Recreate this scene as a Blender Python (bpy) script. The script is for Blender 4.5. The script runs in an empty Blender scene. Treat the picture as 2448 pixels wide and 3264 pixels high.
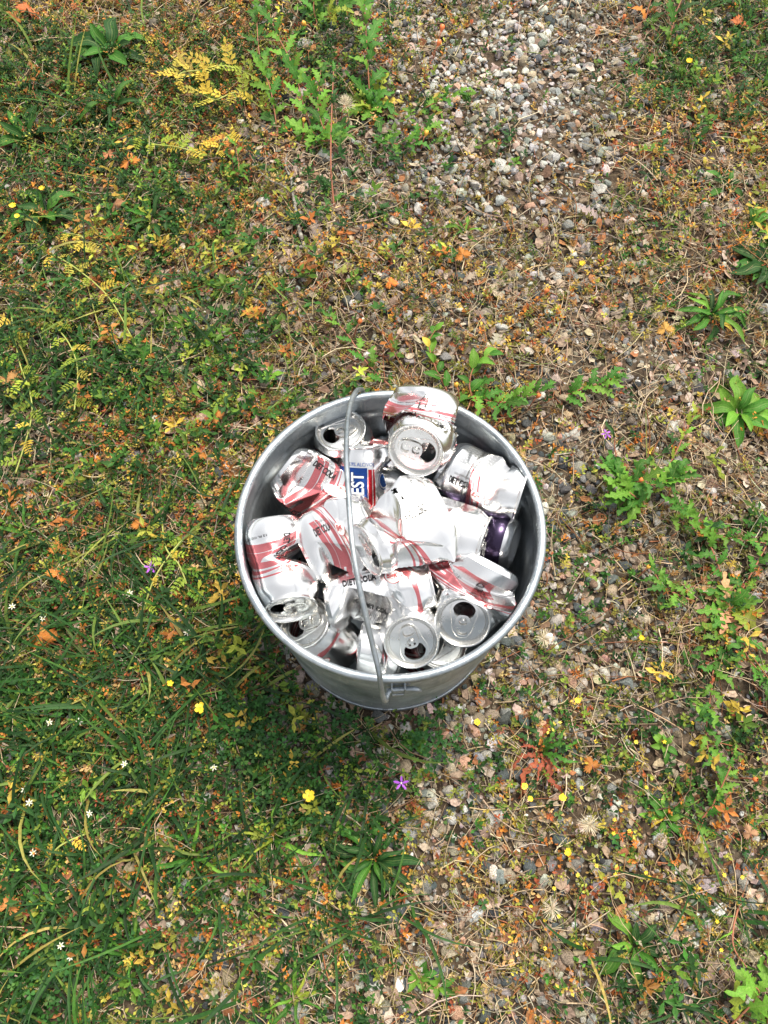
import bpy, bmesh, math, random
import numpy as np
from mathutils import Vector, Matrix
from mathutils.geometry import delaunay_2d_cdt

scene = bpy.context.scene
COL = scene.collection

# ------------------------------------------------------------------ camera, sky, sun, exposure
FPX, PW, PH = 2727.0, 2448.0, 3264.0
TILT = math.radians(22.19)
CAM = np.array([-0.0062, -0.308, 1.0741])
cd = bpy.data.cameras.new("camera")
cam = bpy.data.objects.new("camera", cd)
COL.objects.link(cam)
cam.location = CAM
cam.rotation_euler = (TILT, 0, 0)
cd.sensor_fit = 'VERTICAL'
cd.sensor_height = 24.0
cd.lens = FPX / PH * 24.0
cd.clip_start = 0.02
cd.clip_end = 500
scene.camera = cam

SUN_EL, SUN_AZ = math.radians(66), math.radians(40)
world = bpy.data.worlds.new("World")
scene.world = world
world.use_nodes = True
wn = world.node_tree
wn.nodes.clear()
wo = wn.nodes.new("ShaderNodeOutputWorld")
bg = wn.nodes.new("ShaderNodeBackground")
sky = wn.nodes.new("ShaderNodeTexSky")
sky.sky_type = 'NISHITA'
sky.sun_disc = False
sky.sun_elevation = SUN_EL
sky.sun_rotation = SUN_AZ
sky.dust_density = 3.0
sky.ozone_density = 0.6
hs = wn.nodes.new("ShaderNodeHueSaturation")
hs.inputs["Saturation"].default_value = 0.10
wn.links.new(sky.outputs[0], hs.inputs["Color"])
wn.links.new(hs.outputs[0], bg.inputs[0])
bg.inputs[1].default_value = 0.13
wn.links.new(bg.outputs[0], wo.inputs[0])

sd = bpy.data.lights.new("sun", 'SUN')
sd.energy = 2.3
sd.angle = math.radians(18)
sd.color = (1.0, 0.91, 0.73)
sun = bpy.data.objects.new("sun", sd)
COL.objects.link(sun)
SV = Vector((math.cos(SUN_EL) * math.sin(SUN_AZ), math.cos(SUN_EL) * math.cos(SUN_AZ), math.sin(SUN_EL)))
sun.rotation_euler = SV.to_track_quat('Z', 'Y').to_euler()
sun.location = SV * 5

scene.view_settings.view_transform = 'Standard'
scene.view_settings.look = 'None'
scene.view_settings.exposure = 1.12
scene.view_settings.gamma = 1.0
scene.view_settings.use_curve_mapping = False

# ------------------------------------------------------------------ helpers
rng = np.random.default_rng(11)
CR = np.array([1.0, 0, 0])
CU = np.array([0, math.cos(TILT), math.sin(TILT)])
CF = np.array([0, math.sin(TILT), -math.cos(TILT)])


def ray(px, py):
    d = CF + CR * ((px - PW / 2) / FPX) + CU * ((PH / 2 - py) / FPX)
    return d / np.linalg.norm(d)


def at(px, py, z):                       # photo pixel -> point at height z
    d = ray(px, py)
    return CAM + d * ((z - CAM[2]) / d[2])


S_ = 0.67770


def G(dx, dy):                           # point on the ground for a place read off the photo
    p = at(dx / S_, dy / S_, 0.0)
    return float(p[0]), float(p[1])


def Z1(x, y, z):                         # point in the bucket read off an enlargement
    return at(720 + x / 1.565, 1180 + y / 1.565, z)


def topix(x, y):                         # ground points -> enlargement coordinates of the layout maps
    d0 = x - CAM[0]
    d1 = y - CAM[1]
    d2 = -CAM[2]
    zc = d1 * CF[1] + d2 * CF[2]
    u = d0
    v = d1 * CU[1] + d2 * CU[2]
    zc = np.maximum(zc, 0.2)
    return (PW / 2 + FPX * u / zc) * S_, (PH / 2 - FPX * v / zc) * S_


_lat = np.random.default_rng(5).random((64, 64))


def vnoise(x, y, f, ox=0.0):
    X = np.asarray(x) * f + 100.3 + ox * 7.7
    Y = np.asarray(y) * f + 57.1 + ox * 3.1
    xi = np.floor(X).astype(int)
    yi = np.floor(Y).astype(int)
    fx = X - xi
    fy = Y - yi
    fx = fx * fx * (3 - 2 * fx)
    fy = fy * fy * (3 - 2 * fy)
    g = lambda a, b: _lat[a % 64, b % 64]
    return ((g(xi, yi) * (1 - fx) + g(xi + 1, yi) * fx) * (1 - fy) +
            (g(xi, yi + 1) * (1 - fx) + g(xi + 1, yi + 1) * fx) * fy)


def terrain(x, y):
    h = 0.022 * (vnoise(x, y, 5) - 0.5) + 0.010 * (vnoise(x, y, 17, 1) - 0.5) + 0.005 * (vnoise(x, y, 60, 2) - 0.5)
    r = np.hypot(x, y)
    k = np.clip((r - 0.13) / 0.12, 0, 1)
    return h * (k * k * (3 - 2 * k))


def tag(o, label=None, cat=None, group=None, kind=None):
    if label: o["label"] = label
    if cat: o["category"] = cat
    if group: o["group"] = group
    if kind: o["kind"] = kind
    return o


def link(name, me, mat=None, parent=None):
    o = bpy.data.objects.new(name, me)
    COL.objects.link(o)
    if mat is not None and me is not None and not me.materials:
        me.materials.append(mat)
    if parent is not None:
        o.parent = parent
    return o


def empty(name, loc=(0, 0, 0), rz=0.0):
    o = bpy.data.objects.new(name, None)
    COL.objects.link(o)
    o.empty_display_size = 0.02
    o.location = loc
    o.rotation_euler = (0, 0, rz)
    return o


def mesh_np(name, V, F, col=None, smooth=False, uv=None):
    V = np.ascontiguousarray(V, dtype=np.float32)
    F = np.ascontiguousarray(F, dtype=np.int32)
    me = bpy.data.meshes.new(name)
    k = F.shape[1]
    me.vertices.add(len(V))
    me.vertices.foreach_set("co", V.ravel())
    me.loops.add(F.size)
    me.loops.foreach_set("vertex_index", F.ravel())
    me.polygons.add(len(F))
    me.polygons.foreach_set("loop_start", np.arange(0, F.size, k, dtype=np.int32))
    me.polygons.foreach_set("use_smooth", np.full(len(F), smooth))
    if col is not None:
        a = me.color_attributes.new("Col", 'FLOAT_COLOR', 'POINT')
        c = np.ones((len(V), 4), np.float32)
        c[:, :3] = col
        a.data.foreach_set("color", c.ravel())
    if uv is not None:
        l = me.uv_layers.new(name="UVMap")
        l.data.foreach_set("uv", np.ascontiguousarray(uv, np.float32).ravel())
    me.update(calc_edges=True)
    me.validate()
    return me


def lathe(name, prof, n=96, smooth=True, closed=False):
    prof = np.array(prof, float)
    th = np.arange(n) * 2 * math.pi / n
    m = len(prof)
    V = np.stack([prof[:, None, 0] * np.cos(th), prof[:, None, 0] * np.sin(th), np.repeat(prof[:, 1:2], n, 1)], -1).reshape(-1, 3)
    F = []
    for i in range(m if closed else m - 1):
        a = i * n
        b = ((i + 1) % m) * n
        j = np.arange(n)
        j2 = (j + 1) % n
        F.append(np.stack([a + j, a + j2, b + j2, b + j], -1))
    return mesh_np(name, V, np.concatenate(F), smooth=smooth)


def tube(name, pts, r, n=8, caps=True, rads=None):
    P = np.array(pts, float)
    m = len(P)
    T = np.gradient(P, axis=0)
    T /= np.linalg.norm(T, axis=1)[:, None] + 1e-12
    ref = np.array([0, 0, 1.0]) if abs(T[0, 2]) < .9 else np.array([1.0, 0, 0])
    e = ref - T[0] * (ref @ T[0])
    e /= np.linalg.norm(e)
    V = []
    th = np.arange(n) * 2 * math.pi / n
    for i in range(m):
        e = e - T[i] * (e @ T[i])
        e /= np.linalg.norm(e) + 1e-12
        b = np.cross(T[i], e)
        rr = rads[i] if rads is not None else r
        V.append(P[i] + rr * (np.cos(th)[:, None] * e + np.sin(th)[:, None] * b))
    V = np.concatenate(V)
    F = []
    j = np.arange(n)
    for i in range(m - 1):
        F.append(np.stack([i * n + j, i * n + (j + 1) % n, (i + 1) * n + (j + 1) % n, (i + 1) * n + j], -1))
    F = np.concatenate(F)
    if caps:
        c0, c1 = len(V), len(V) + 1
        V = np.concatenate([V, P[:1], P[-1:]])
        q = np.stack([j, (j + 1) % n, np.full(n, c0), np.full(n, c0)], -1)
        me = bpy.data.meshes.new(name)
        fs = [list(map(int, f)) for f in F] + [[int(c0), int((k + 1) % n), int(k)] for k in range(n)]
        o = (m - 1) * n
        fs += [[int(c1), int(o + k), int(o + (k + 1) % n)] for k in range(n)]
        me.from_pydata(V.tolist(), [], fs)
        me.polygons.foreach_set("use_smooth", np.ones(len(fs), bool))
        me.update()
        return me
    return mesh_np(name, V, F, smooth=True)


def smooth_path(pts, n=40):
    P = np.array(pts, float)
    k = len(P)
    t = np.linspace(0, k - 1, n)
    out = []
    for x in t:
        i = min(int(x), k - 2)
        f = x - i
        p0 = P[max(i - 1, 0)]
        p1 = P[i]
        p2 = P[i + 1]
        p3 = P[min(i + 2, k - 1)]
        out.append(0.5 * ((2 * p1) + (-p0 + p2) * f + (2 * p0 - 5 * p1 + 4 * p2 - p3) * f * f + (-p0 + 3 * p1 - 3 * p2 + p3) * f ** 3))
    return np.array(out)


# ------------------------------------------------------------------ node helpers
class X:
    """small wrapper so that label art can be written as formulas"""
    def __init__(s, nt, v): s.nt = nt; s.v = v
    def _op(s, op, *o):
        n = s.nt.nodes.new("ShaderNodeMath")
        n.operation = op
        for i, a in enumerate((s,) + o):
            a = a.v if isinstance(a, X) else a
            if isinstance(a, (int, float)): n.inputs[i].default_value = a
            else: s.nt.links.new(a, n.inputs[i])
        return X(s.nt, n.outputs[0])
    def __add__(s, o): return s._op('ADD', o)
    def __sub__(s, o): return s._op('SUBTRACT', o)
    def __mul__(s, o): return s._op('MULTIPLY', o)
    def __truediv__(s, o): return s._op('DIVIDE', o)
    def sin(s): return s._op('SINE')
    def abs(s): return s._op('ABSOLUTE')
    def frac(s): return s._op('FRACT')
    def mn(s, o): return s._op('MINIMUM', o)
    def mx(s, o): return s._op('MAXIMUM', o)
    def lt(s, o, soft=None):
        if soft is None: return s._op('LESS_THAN', o)
        return (X(s.nt, o) if not isinstance(o, (X, int, float)) else o)
    def gt(s, o): return s._op('GREATER_THAN', o)
    def sq(s): return s._op('MULTIPLY', s)


def inside(v, a, b):
    return v.gt(a) * v.lt(b)


def newmat(name):
    m = bpy.data.materials.new(name)
    m.use_nodes = True
    nt = m.node_tree
    b = nt.nodes["Principled BSDF"]
    return m, nt, b


def noise(nt, scale, detail=3, rough=.5, vec=None, dim='3D'):
    n = nt.nodes.new("ShaderNodeTexNoise")
    n.inputs["Scale"].default_value = scale
    n.inputs["Detail"].default_value = detail
    n.inputs["Roughness"].default_value = rough
    if vec is None:
        t = nt.nodes.new("ShaderNodeTexCoord")
        vec = t.outputs["Object"]
    nt.links.new(vec, n.inputs["Vector"])
    return n


def mixc(nt, fac, a, b, mode='MIX'):
    n = nt.nodes.new("ShaderNodeMix")
    n.data_type = 'RGBA'
    n.blend_type = mode
    for s, v in ((n.inputs["Factor"], fac), (n.inputs[6], a), (n.inputs[7], b)):
        if isinstance(v, X): v = v.v
        if isinstance(v, (int, float)): s.default_value = v
        elif isinstance(v, tuple): s.default_value = (*v, 1.0)
        else: nt.links.new(v, s)
    return n.outputs[2]


def ramp(nt, src, stops):
    n = nt.nodes.new("ShaderNodeValToRGB")
    el = n.color_ramp.elements
    while len(el) < len(stops): el.new(0.5)
    for e, (p, c) in zip(el, stops):
        e.position = p
        e.color = (*c, 1) if isinstance(c, tuple) else (c, c, c, 1)
    nt.links.new(src, n.inputs[0])
    return n.outputs[0]


def bump(nt, b, h, dist, strength=1.0):
    n = nt.nodes.new("ShaderNodeBump")
    n.inputs["Distance"].default_value = dist
    n.inputs["Strength"].default_value = strength
    nt.links.new(h, n.inputs["Height"])
    nt.links.new(n.outputs[0], b.inputs["Normal"])


def plain(name, col, rough=.6, metal=0.0, spec=None):
    m, nt, b = newmat(name)
    b.inputs["Base Color"].default_value = (*col, 1)
    b.inputs["Roughness"].default_value = rough
    b.inputs["Metallic"].default_value = metal
    if spec is not None: b.inputs["Specular IOR Level"].default_value = spec
    return m


# ---- materials
def mat_attr(name, rough=.75, fleck=0.35, scale=400, trans=0.0, spec=.3):
    """colour of each stone, stem or leaf from its own attribute, broken up by fine grain"""
    m, nt, b = newmat(name)
    a = nt.nodes.new("ShaderNodeAttribute")
    a.attribute_name = "Col"
    n = noise(nt, scale, 3, .6)
    v = ramp(nt, n.outputs[0], [(.30, 1 - fleck), (.70, 1 + fleck)])
    c = mixc(nt, 1.0, a.outputs["Color"], v, 'MULTIPLY')
    nt.links.new(c, b.inputs["Base Color"])
    b.inputs["Roughness"].default_value = rough
    b.inputs["Specular IOR Level"].default_value = spec
    if trans:
        t = nt.nodes.new("ShaderNodeBsdfTranslucent")
        nt.links.new(c, t.inputs[0])
        mx = nt.nodes.new("ShaderNodeMixShader")
        mx.inputs[0].default_value = trans
        nt.links.new(b.outputs[0], mx.inputs[1])
        nt.links.new(t.outputs[0], mx.inputs[2])
        nt.links.new(mx.outputs[0], nt.nodes["Material Output"].inputs[0])
    return m


def mat_stone():
    m, nt, b = newmat("gravel_stone")
    a = nt.nodes.new("ShaderNodeAttribute")
    a.attribute_name = "Col"
    n = noise(nt, 900, 2, .6)
    n2 = noise(nt, 120, 3, .6)
    v = ramp(nt, n.outputs[0], [(.36, .45), (.50, 1.0), (.66, 1.35)])
    v2 = ramp(nt, n2.outputs[0], [(.3, .75), (.7, 1.15)])
    c = mixc(nt, 1.0, a.outputs["Color"], v, 'MULTIPLY')
    c = mixc(nt, 1.0, c, v2, 'MULTIPLY')
    nt.links.new(c, b.inputs["Base Color"])
    b.inputs["Roughness"].default_value = .85
    b.inputs["Specular IOR Level"].default_value = .25
    bump(nt, b, n2.outputs[0], .002, .6)
    return m


def mat_leaf():
    """colour of the single leaf (its object colour) with veins and blotches"""
    m, nt, b = newmat("leaf_skin")
    oi = nt.nodes.new("ShaderNodeObjectInfo")
    n = noise(nt, 25, 4, .6)
    v = ramp(nt, n.outputs[0], [(.30, .62), (.55, 1.0), (.75, 1.35)])
    c = mixc(nt, 1.0, oi.outputs["Color"], v, 'MULTIPLY')
    uv = nt.nodes.new("ShaderNodeTexCoord")
    sp = nt.nodes.new("ShaderNodeSeparateXYZ")
    nt.links.new(uv.outputs["UV"], sp.inputs[0])
    y = X(nt, sp.outputs[1])
    vein = ((y - .5).abs().lt(.035)).mx((((y - .5).abs() - .22).abs()).lt(.02) * .6)
    pale = mixc(nt, .5, c, (.30, .34, .12))
    c = mixc(nt, vein * .55, c, pale)
    nt.links.new(c, b.inputs["Base Color"])
    b.inputs["Roughness"].default_value = .6
    b.inputs["Specular IOR Level"].default_value = .25
    t = nt.nodes.new("ShaderNodeBsdfTranslucent")
    nt.links.new(c, t.inputs[0])
    mx = nt.nodes.new("ShaderNodeMixShader")
    mx.inputs[0].default_value = .25
    nt.links.new(b.outputs[0], mx.inputs[1])
    nt.links.new(t.outputs[0], mx.inputs[2])
    nt.links.new(mx.outputs[0], nt.nodes["Material Output"].inputs[0])
    return m


def mat_soil():
    m, nt, b = newmat("soil")
    n1 = noise(nt, 14, 6, .65)
    n2 = noise(nt, 160, 4, .7)
    n3 = noise(nt, 1.3, 4, .6)
    c = ramp(nt, n1.outputs[0], [(.3, (.026, .019, .013)), (.5, (.066, .048, .033)), (.68, (.14, .11, .08))])
    v = ramp(nt, n2.outputs[0], [(.3, .5), (.7, 1.5)])
    c = mixc(nt, 1.0, c, v, 'MULTIPLY')
    # far lawn tone beyond the modelled patch
    tc = nt.nodes.new("ShaderNodeTexCoord")
    ln = nt.nodes.new("ShaderNodeVectorMath")
    ln.operation = 'LENGTH'
    nt.links.new(tc.outputs["Object"], ln.inputs[0])
    far = ramp(nt, X(nt, ln.outputs["Value"])._op('MULTIPLY', .25).v, [(.5, 0.0), (.75, 1.0)])
    g = ramp(nt, n3.outputs[0], [(.35, (.05, .075, .02)), (.55, (.10, .10, .04)), (.7, (.22, .17, .10))])
    g = mixc(nt, 1.0, g, v, 'MULTIPLY')
    c = mixc(nt, far, c, g)
    nt.links.new(c, b.inputs["Base Color"])
    b.inputs["Roughness"].default_value = .95
    b.inputs["Specular IOR Level"].default_value = .15
    bump(nt, b, n2.outputs[0], .004, .8)
    return m


def mat_galv(name="galvanised_steel", light=1.0):
    m, nt, b = newmat(name)
    t = nt.nodes.new("ShaderNodeTexCoord")
    vo = nt.nodes.new("ShaderNodeTexVoronoi")
    vo.inputs["Scale"].default_value = 110
    nt.links.new(t.outputs["Object"], vo.inputs["Vector"])
    sp = nt.nodes.new("ShaderNodeSeparateColor")
    nt.links.new(vo.outputs["Color"], sp.inputs[0])
    n = noise(nt, 18, 5, .65)
    n2 = noise(nt, 420, 3, .6)
    mp = nt.nodes.new("ShaderNodeMapping")
    mp.inputs["Scale"].default_value = (60, 60, 6)
    nt.links.new(t.outputs["Object"], mp.inputs[0])
    n3 = noise(nt, 4.0, 4, .6, mp.outputs[0])
    c = ramp(nt, n.outputs[0], [(.25, (.24 * light, .285 * light, .325 * light)), (.5, (.36 * light, .405 * light, .445 * light)), (.75, (.50 * light, .54 * light, .57 * light))])
    sv = ramp(nt, sp.outputs[0], [(0, .86), (1, 1.10)])
    c = mixc(nt, 1.0, c, sv, 'MULTIPLY')
    oxide = ramp(nt, n3.outputs[0], [(.56, 0.0), (.68, .6)])
    speck = ramp(nt, n2.outputs[0], [(.66, 0.0), (.70, .8)])
    c = mixc(nt, oxide, c, (.55, .57, .58))
    c = mixc(nt, speck, c, (.72, .73, .73))
    nt.links.new(c, b.inputs["Base Color"])
    b.inputs["Metallic"].default_value = .88
    r = ramp(nt, n.outputs[0], [(.3, .40), (.7, .56)])
    nt.links.new(r, b.inputs["Roughness"])
    bump(nt, b, n2.outputs[0], .0006, .35)
    return m


def can_uv(nt):
    t = nt.nodes.new("ShaderNodeTexCoord")
    s = nt.nodes.new("ShaderNodeSeparateXYZ")
    nt.links.new(t.outputs["UV"], s.inputs[0])
    z = X(nt, s.outputs[0]) * 120.0          # mm along the can, 0 = base
    a = X(nt, s.outputs[1]) * (2 * math.pi)  # label angle, 0..2pi (pi = middle of the front)
    return z, a


def can_finish(nt, b, c, ink):
    """ink on bare aluminium: printed colour stays metallic but duller"""
    nt.links.new(c, b.inputs["Base Color"])
    met = ramp(nt, ink.v, [(0, 1.0), (1, .85)])
    nt.links.new(met, b.inputs["Metallic"])
    n = noise(nt, 60, 4, .6)
    r = ramp(nt, n.outputs[0], [(.3, .17), (.7, .27)])
    nt.links.new(r, b.inputs["Roughness"])
    n2 = noise(nt, 35, 2, .5)
    bump(nt, b, n2.outputs[0], .003, .15)


def mat_cola(field_on=True, pan0=2.35, pan1=3.1, ph=.9, mid=44.0, both=True):
    m, nt, b = newmat("cola_can_print")
    z, a = can_uv(nt)
    A = a - math.pi
    silver = (.86, .86, .86)
    wall = inside(z, 8, 106)
    # swoosh that climbs round the can
    zc = (A * 1.0 + ph).sin() * 26.0 + mid
    d = z - zc
    w = (A - 1.0).sin() * 3.5 + 9.5
    band = d.abs().lt(w)
    line = (d - 3.0).abs().lt(1.5)
    thin = (d - 15.5).abs().lt(1.6)
    thin2 = (d + 14.0).abs().lt(1.1)
    red = (band * (line * -1.0 + 1.0)).mx(thin)
    if field_on:      # broad red field under the front lettering
        red = red.mx((d + 27.0).abs().lt(10.5) * inside(A, -.35, 2.3) * ((d + 24.0).abs().lt(.8) * -1.0 + 1.0)).mx(inside(d, -24, 24) * inside(A, .55, 1.5) * ((z - 42.0).abs() + (A - 1.0).abs() * 22.0).lt(20))
    red = red * wall
    # white facts panel with its lines
    pan = inside(A.abs() if both else A, pan0, pan1) * inside(z, 24, 84)
    rule = ((z * .42).frac().gt(.72) * ((a * 9.0 + (z * .42)._op('FLOOR') * 3.7).sin().gt(-.6)))
    if not both: rule = (a * 26.0).frac().gt(.70) * ((z * .35 + (a * 26.0)._op('FLOOR') * 2.1).sin().gt(-.8))
    bars = inside(A, -2.2, -1.75) * inside(z, 30, 62) * (a * 95.0).sin().gt(.1)
    red = red * (pan * -1.0 + 1.0)
    n = noise(nt, 30, 3, .6)
    ink = mixc(nt, n.outputs[0], (.66, .22, .235), (.58, .15, .165))
    c = mixc(nt, red, silver, ink)
    c = mixc(nt, pan, c, (.80, .80, .79))
    c = mixc(nt, (pan * rule).mx(bars * wall), c, (.16, .16, .17))
    can_finish(nt, b, c, red.mx(pan) * .6)
    return m


def mat_beer():
    m, nt, b = newmat("beer_can_print")
    z, a = can_uv(nt)
    A = a - math.pi
    blue = inside(A, -1.9, .02) * inside(z, 6, 101.5)
    redb = inside(A, .05, .17).mx(inside(A, .20, .27)) * inside(z, 6, 100)
    q = ((A - .74) * 33.0).sq() + (z - 88.0).sq()
    seal = q.lt(42).mx(inside(q, 62, 78))
    c = mixc(nt, blue, (.86, .86, .86), (.02, .07, .30))
    c = mixc(nt, redb, c, (.55, .03, .04))
    c = mixc(nt, seal, c, (.04, .12, .38))
    can_finish(nt, b, c, blue.mx(redb).mx(seal))
    return m


def mat_dark():
    m, nt, b = newmat("dark_can_print")
    z, a = can_uv(nt)
    A = a - math.pi
    ink = inside(z, 8, 104)
    pan = inside(A, -1.0, -.05) * inside(z, 24, 62)
    txt = (z * .33).frac().gt(.45) * ((a * 14.0 + (z * .33)._op('FLOOR') * 2.3).sin().gt(-.75))
    edge = pan * (inside(A, -.97, -.09) * inside(z, 25, 61) * -1.0 + 1.0)
    c = mixc(nt, ink, (.72, .72, .73), (.035, .025, .055))
    c = mixc(nt, (pan * txt).mx(edge), c, (.70, .70, .72))
    can_finish(nt, b, c, ink)
    return m


M_ALU, _nt, _b = newmat("bare_aluminium")
_b.inputs["Base Color"].default_value = (.80, .795, .78, 1)
_b.inputs["Metallic"].default_value = 1
_n = noise(_nt, 90, 3, .6)
_nt.links.new(ramp(_nt, _n.outputs[0], [(.3, .20), (.7, .30)]), _b.inputs["Roughness"])
M_COLA, M_BEER, M_DARK = mat_cola(), mat_beer(), mat_dark()
M_COLA_PALE = mat_cola(False, ph=.5, mid=62.0)          # the same print where its pale side shows
M_COLA_TOP = mat_cola(False, ph=.5, mid=86.0)           # where the stripes climb to the lid
M_COLA_FACTS = mat_cola(False, -1.75, -.62, ph=1.3, mid=44.0, both=False)
M_BLACK = plain("black_ink", (.012, .012, .014), .4)
M_GREYINK = plain("grey_ink", (.16, .16, .17), .4)
M_REDINK = plain("red_ink", (.50, .03, .04), .4)
M_WHITEINK = plain("white_ink", (.82, .81, .80), .4)
M_BLUEINK = plain("blue_ink", (.03, .07, .25), .4)
M_GALV = mat_galv()
M_WIRE = mat_galv("galvanised_wire", .95)
M_STONE = mat_stone()
M_LEAF = mat_leaf()
M_SOIL = mat_soil()
M_STRAW = mat_attr("dry_stems", .8, .3, 500)
M_LITTER = mat_attr("dead_leaf_litter", .85, .4, 300)
M_GREEN = mat_attr("small_foliage", .6, .3, 200, trans=.25)

# ------------------------------------------------------------------ ground sheet
def build_ground():
    n = 300
    xs = np.concatenate([[-60, -20, -6, -2.5], np.linspace(-1.35, 1.35, n), [2.5, 6, 20, 60]])
    ys = np.concatenate([[-60, -20, -6, -2.5], np.linspace(-1.0, 2.0, n), [3.2, 6, 20, 60]])
    Xg, Yg = np.meshgrid(xs, ys, indexing='ij')
    Zg = terrain(Xg, Yg)
    V = np.stack([Xg, Yg, Zg], -1).reshape(-1, 3)
    m = len(ys)
    i, j = np.meshgrid(np.arange(len(xs) - 1), np.arange(m - 1), indexing='ij')
    a = (i * m + j).ravel()
    F = np.stack([a, a + m, a + m + 1, a + 1], -1)
    o = link("ground", mesh_np("ground", V, F, smooth=True), M_SOIL)
    tag(o, "bare grey brown soil under the gravel, straw and weeds", "ground", kind="structure")


build_ground()

# ------------------------------------------------------------------ bucket
HB, RB, RT = 0.28, 0.1343, 0.1505


def wall_r(z):
    return RB + (RT - RB) * z / HB


def build_bucket():
    root = empty("bucket", (0, 0, 0))
    tag(root, "galvanised steel bucket full of crushed drink cans, wire handle raised", "bucket")
    zs = np.concatenate([np.linspace(0.004, .225, 14), np.linspace(.228, .276, 17)])

    def bead(z):
        return .0022 * (math.exp(-((z - .247) / .0035) ** 2)) + .0016 * math.exp(-((z - .036) / .004) ** 2)
    outer = [(wall_r(z) + bead(z), z) for z in zs]
    inner = [(wall_r(z) + bead(z) - .0012, z) for z in zs[::-1]]
    prof = [(RB - .004, .004)] + outer + inner + [(RB - .002, .0062), (.0001, .0062)]
    bme = lathe("bucket_body", prof, 160)
    co = np.empty(len(bme.vertices) * 3, np.float32)
    bme.vertices.foreach_get("co", co)
    co = co.reshape(-1, 3)
    th = np.arctan2(co[:, 1], co[:, 0])
    w = np.sin(math.pi * np.clip(co[:, 2] / .28, 0, 1)) * .0011          # knocks and waves of a used pail
    f = 1 + w * (np.sin(th * 3 + co[:, 2] * 30) + .8 * np.sin(th * 7 - co[:, 2] * 55 + 1) + .6 * np.sin(th * 12 + co[:, 2] * 90)) / .14
    co[:, :2] *= f[:, None]
    bme.vertices.foreach_set("co", co.ravel())
    bme.update()
    link("body", bme, M_GALV, root)
    rp = [(RT + .0005 + .0043 * math.cos(t), .279 + .0043 * math.sin(t)) for t in np.arange(14) * 2 * math.pi / 14]
    link("rim", lathe("bucket_rim", rp, 160, closed=True), M_GALV, root)
    bp = [(RB - .003, .0), (RB + .0022, .0), (RB + .0028, .002), (RB + .0026, .012), (RB + .0012, .013), (RB - .003, .008)]
    link("foot_ring", lathe("bucket_foot", bp, 160, closed=True), M_GALV, root)
    # standing side seam, a narrow folded strip facing the viewer
    ang = math.radians(-88)
    V, F = [], []
    for k, z in enumerate(np.linspace(.014, .272, 20)):
        r = wall_r(z) + bead(z)
        for da, dr in ((-.03, .0002), (-.024, .0013), (.024, .0013), (.03, .0002)):
            V.append(((r + dr) * math.cos(ang - .07 + da), (r + dr) * math.sin(ang - .07 + da), z))
    for k in range(19):
        for c in range(3):
            F.append((k * 4 + c, k * 4 + c + 1, k * 4 + c + 5, k * 4 + c + 4))
    link("side_seam", mesh_np("bucket_seam", np.array(V), np.array(F), smooth=False), M_GALV, root)

    # ears: bent strap with a raised eye
    def ear(ang):
        r0 = wall_r(.245)
        er = np.array([math.cos(ang), math.sin(ang), 0])
        et = np.array([-math.sin(ang), math.cos(ang), 0])
        ez = np.array([0, 0, 1.0])
        bm = bmesh.new()

        def box(c, sx, sy, sz):
            g = bmesh.ops.create_cube(bm, size=1)
            for v in g['verts']:
                p = np.array(v.co) * (sx, sy, sz) + c
                v.co = er * (r0 + p[0]) + et * p[1] + ez * (.245 + p[2])
        box((.0017, 0, -.014), .0022, .024, .030)      # strap on the wall
        box((.0055, -.0062, -.004), .0075, .0016, .032)  # two cheeks that stand out
        box((.0055, .0062, -.004), .0075, .0016, .032)
        box((.0085, 0, -.020), .0016, .0124, .012)
        bmesh.ops.bevel(bm, geom=bm.edges[:], offset=.0005, segments=1, affect='EDGES')
        me = bpy.data.meshes.new("bucket_ear")
        bm.to_mesh(me)
        bm.free()
        o = link("ear", me, M_WIRE, root)
        for s in (-1, 1):
            bm = bmesh.new()
            bmesh.ops.create_uvsphere(bm, u_segments=10, v_segments=6, radius=.0026)
            me = bpy.data.meshes.new("bucket_rivet")
            bm.to_mesh(me)
            bm.free()
            rv = link("rivet", me, M_WIRE, o)
            rv.location = er * (r0 + .0030) + et * (.0092 * s) + ez * .228
        return er * (r0 + .0065) + ez * .246, et
    e1, t1 = ear(math.radians(-87.2))
    e2, t2 = ear(math.radians(100.5))
    # wire handle: hook through the front ear, over the cans, hook at the back
    way = [(690, 118, .268), (672, 96, .281), (648, 108, .293), (622, 165, .312), (606, 270, .335), (601, 420, .357), (611, 620, .371),
           (629, 850, .374), (655, 1020, .367), (690, 1190, .352), (726, 1345, .328), (757, 1475, .309), (768, 1535, .299), (777, 1600, .278), (795, 1650, .250)]
    P = [Z1(x, y, z) for x, y, z in way]
    P = [P[0] + np.array([.004, .004, -.012])] + P
    P = P + [e1 - .008 * t1 + np.array([0, -.001, .0]), e1 + .004 * t1, e1 + .016 * t1 + np.array([0, -.001, .003]), e1 + .021 * t1 + np.array([0, -.002, -.002])]
    P = smooth_path(P, 120)
    link("handle", tube("bucket_handle", P, .0025, 12), M_WIRE, root)
    return root


build_bucket()

# ------------------------------------------------------------------ drink cans
ZL = .1195
PROF = [(.0002, .0100), (.008, .0097), (.0155, .0078), (.0205, .0040), (.0230, .0008), (.0245, .0), (.0262, .0012),
        (.0290, .0052), (.0316, .0100), (.0328, .0140), (.0331, .0175)]
PROF += [(.0331, z) for z in np.linspace(.0190, .0985, 46)]
PROF += [(.0328, .1015), (.0316, .1060), (.0297, .1100), (.0276, .1140), (.0264, .1165), (.0262, .1180), (.0268, .1192)]
PROF = np.array(PROF)
NU = 132
TH = np.linspace(0, 2 * math.pi, NU + 1)


def sstep(x, a, b):
    t = np.clip((x - a) / (b - a), 0, 1)
    return t * t * (3 - 2 * t)


_lettering = {}


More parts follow.
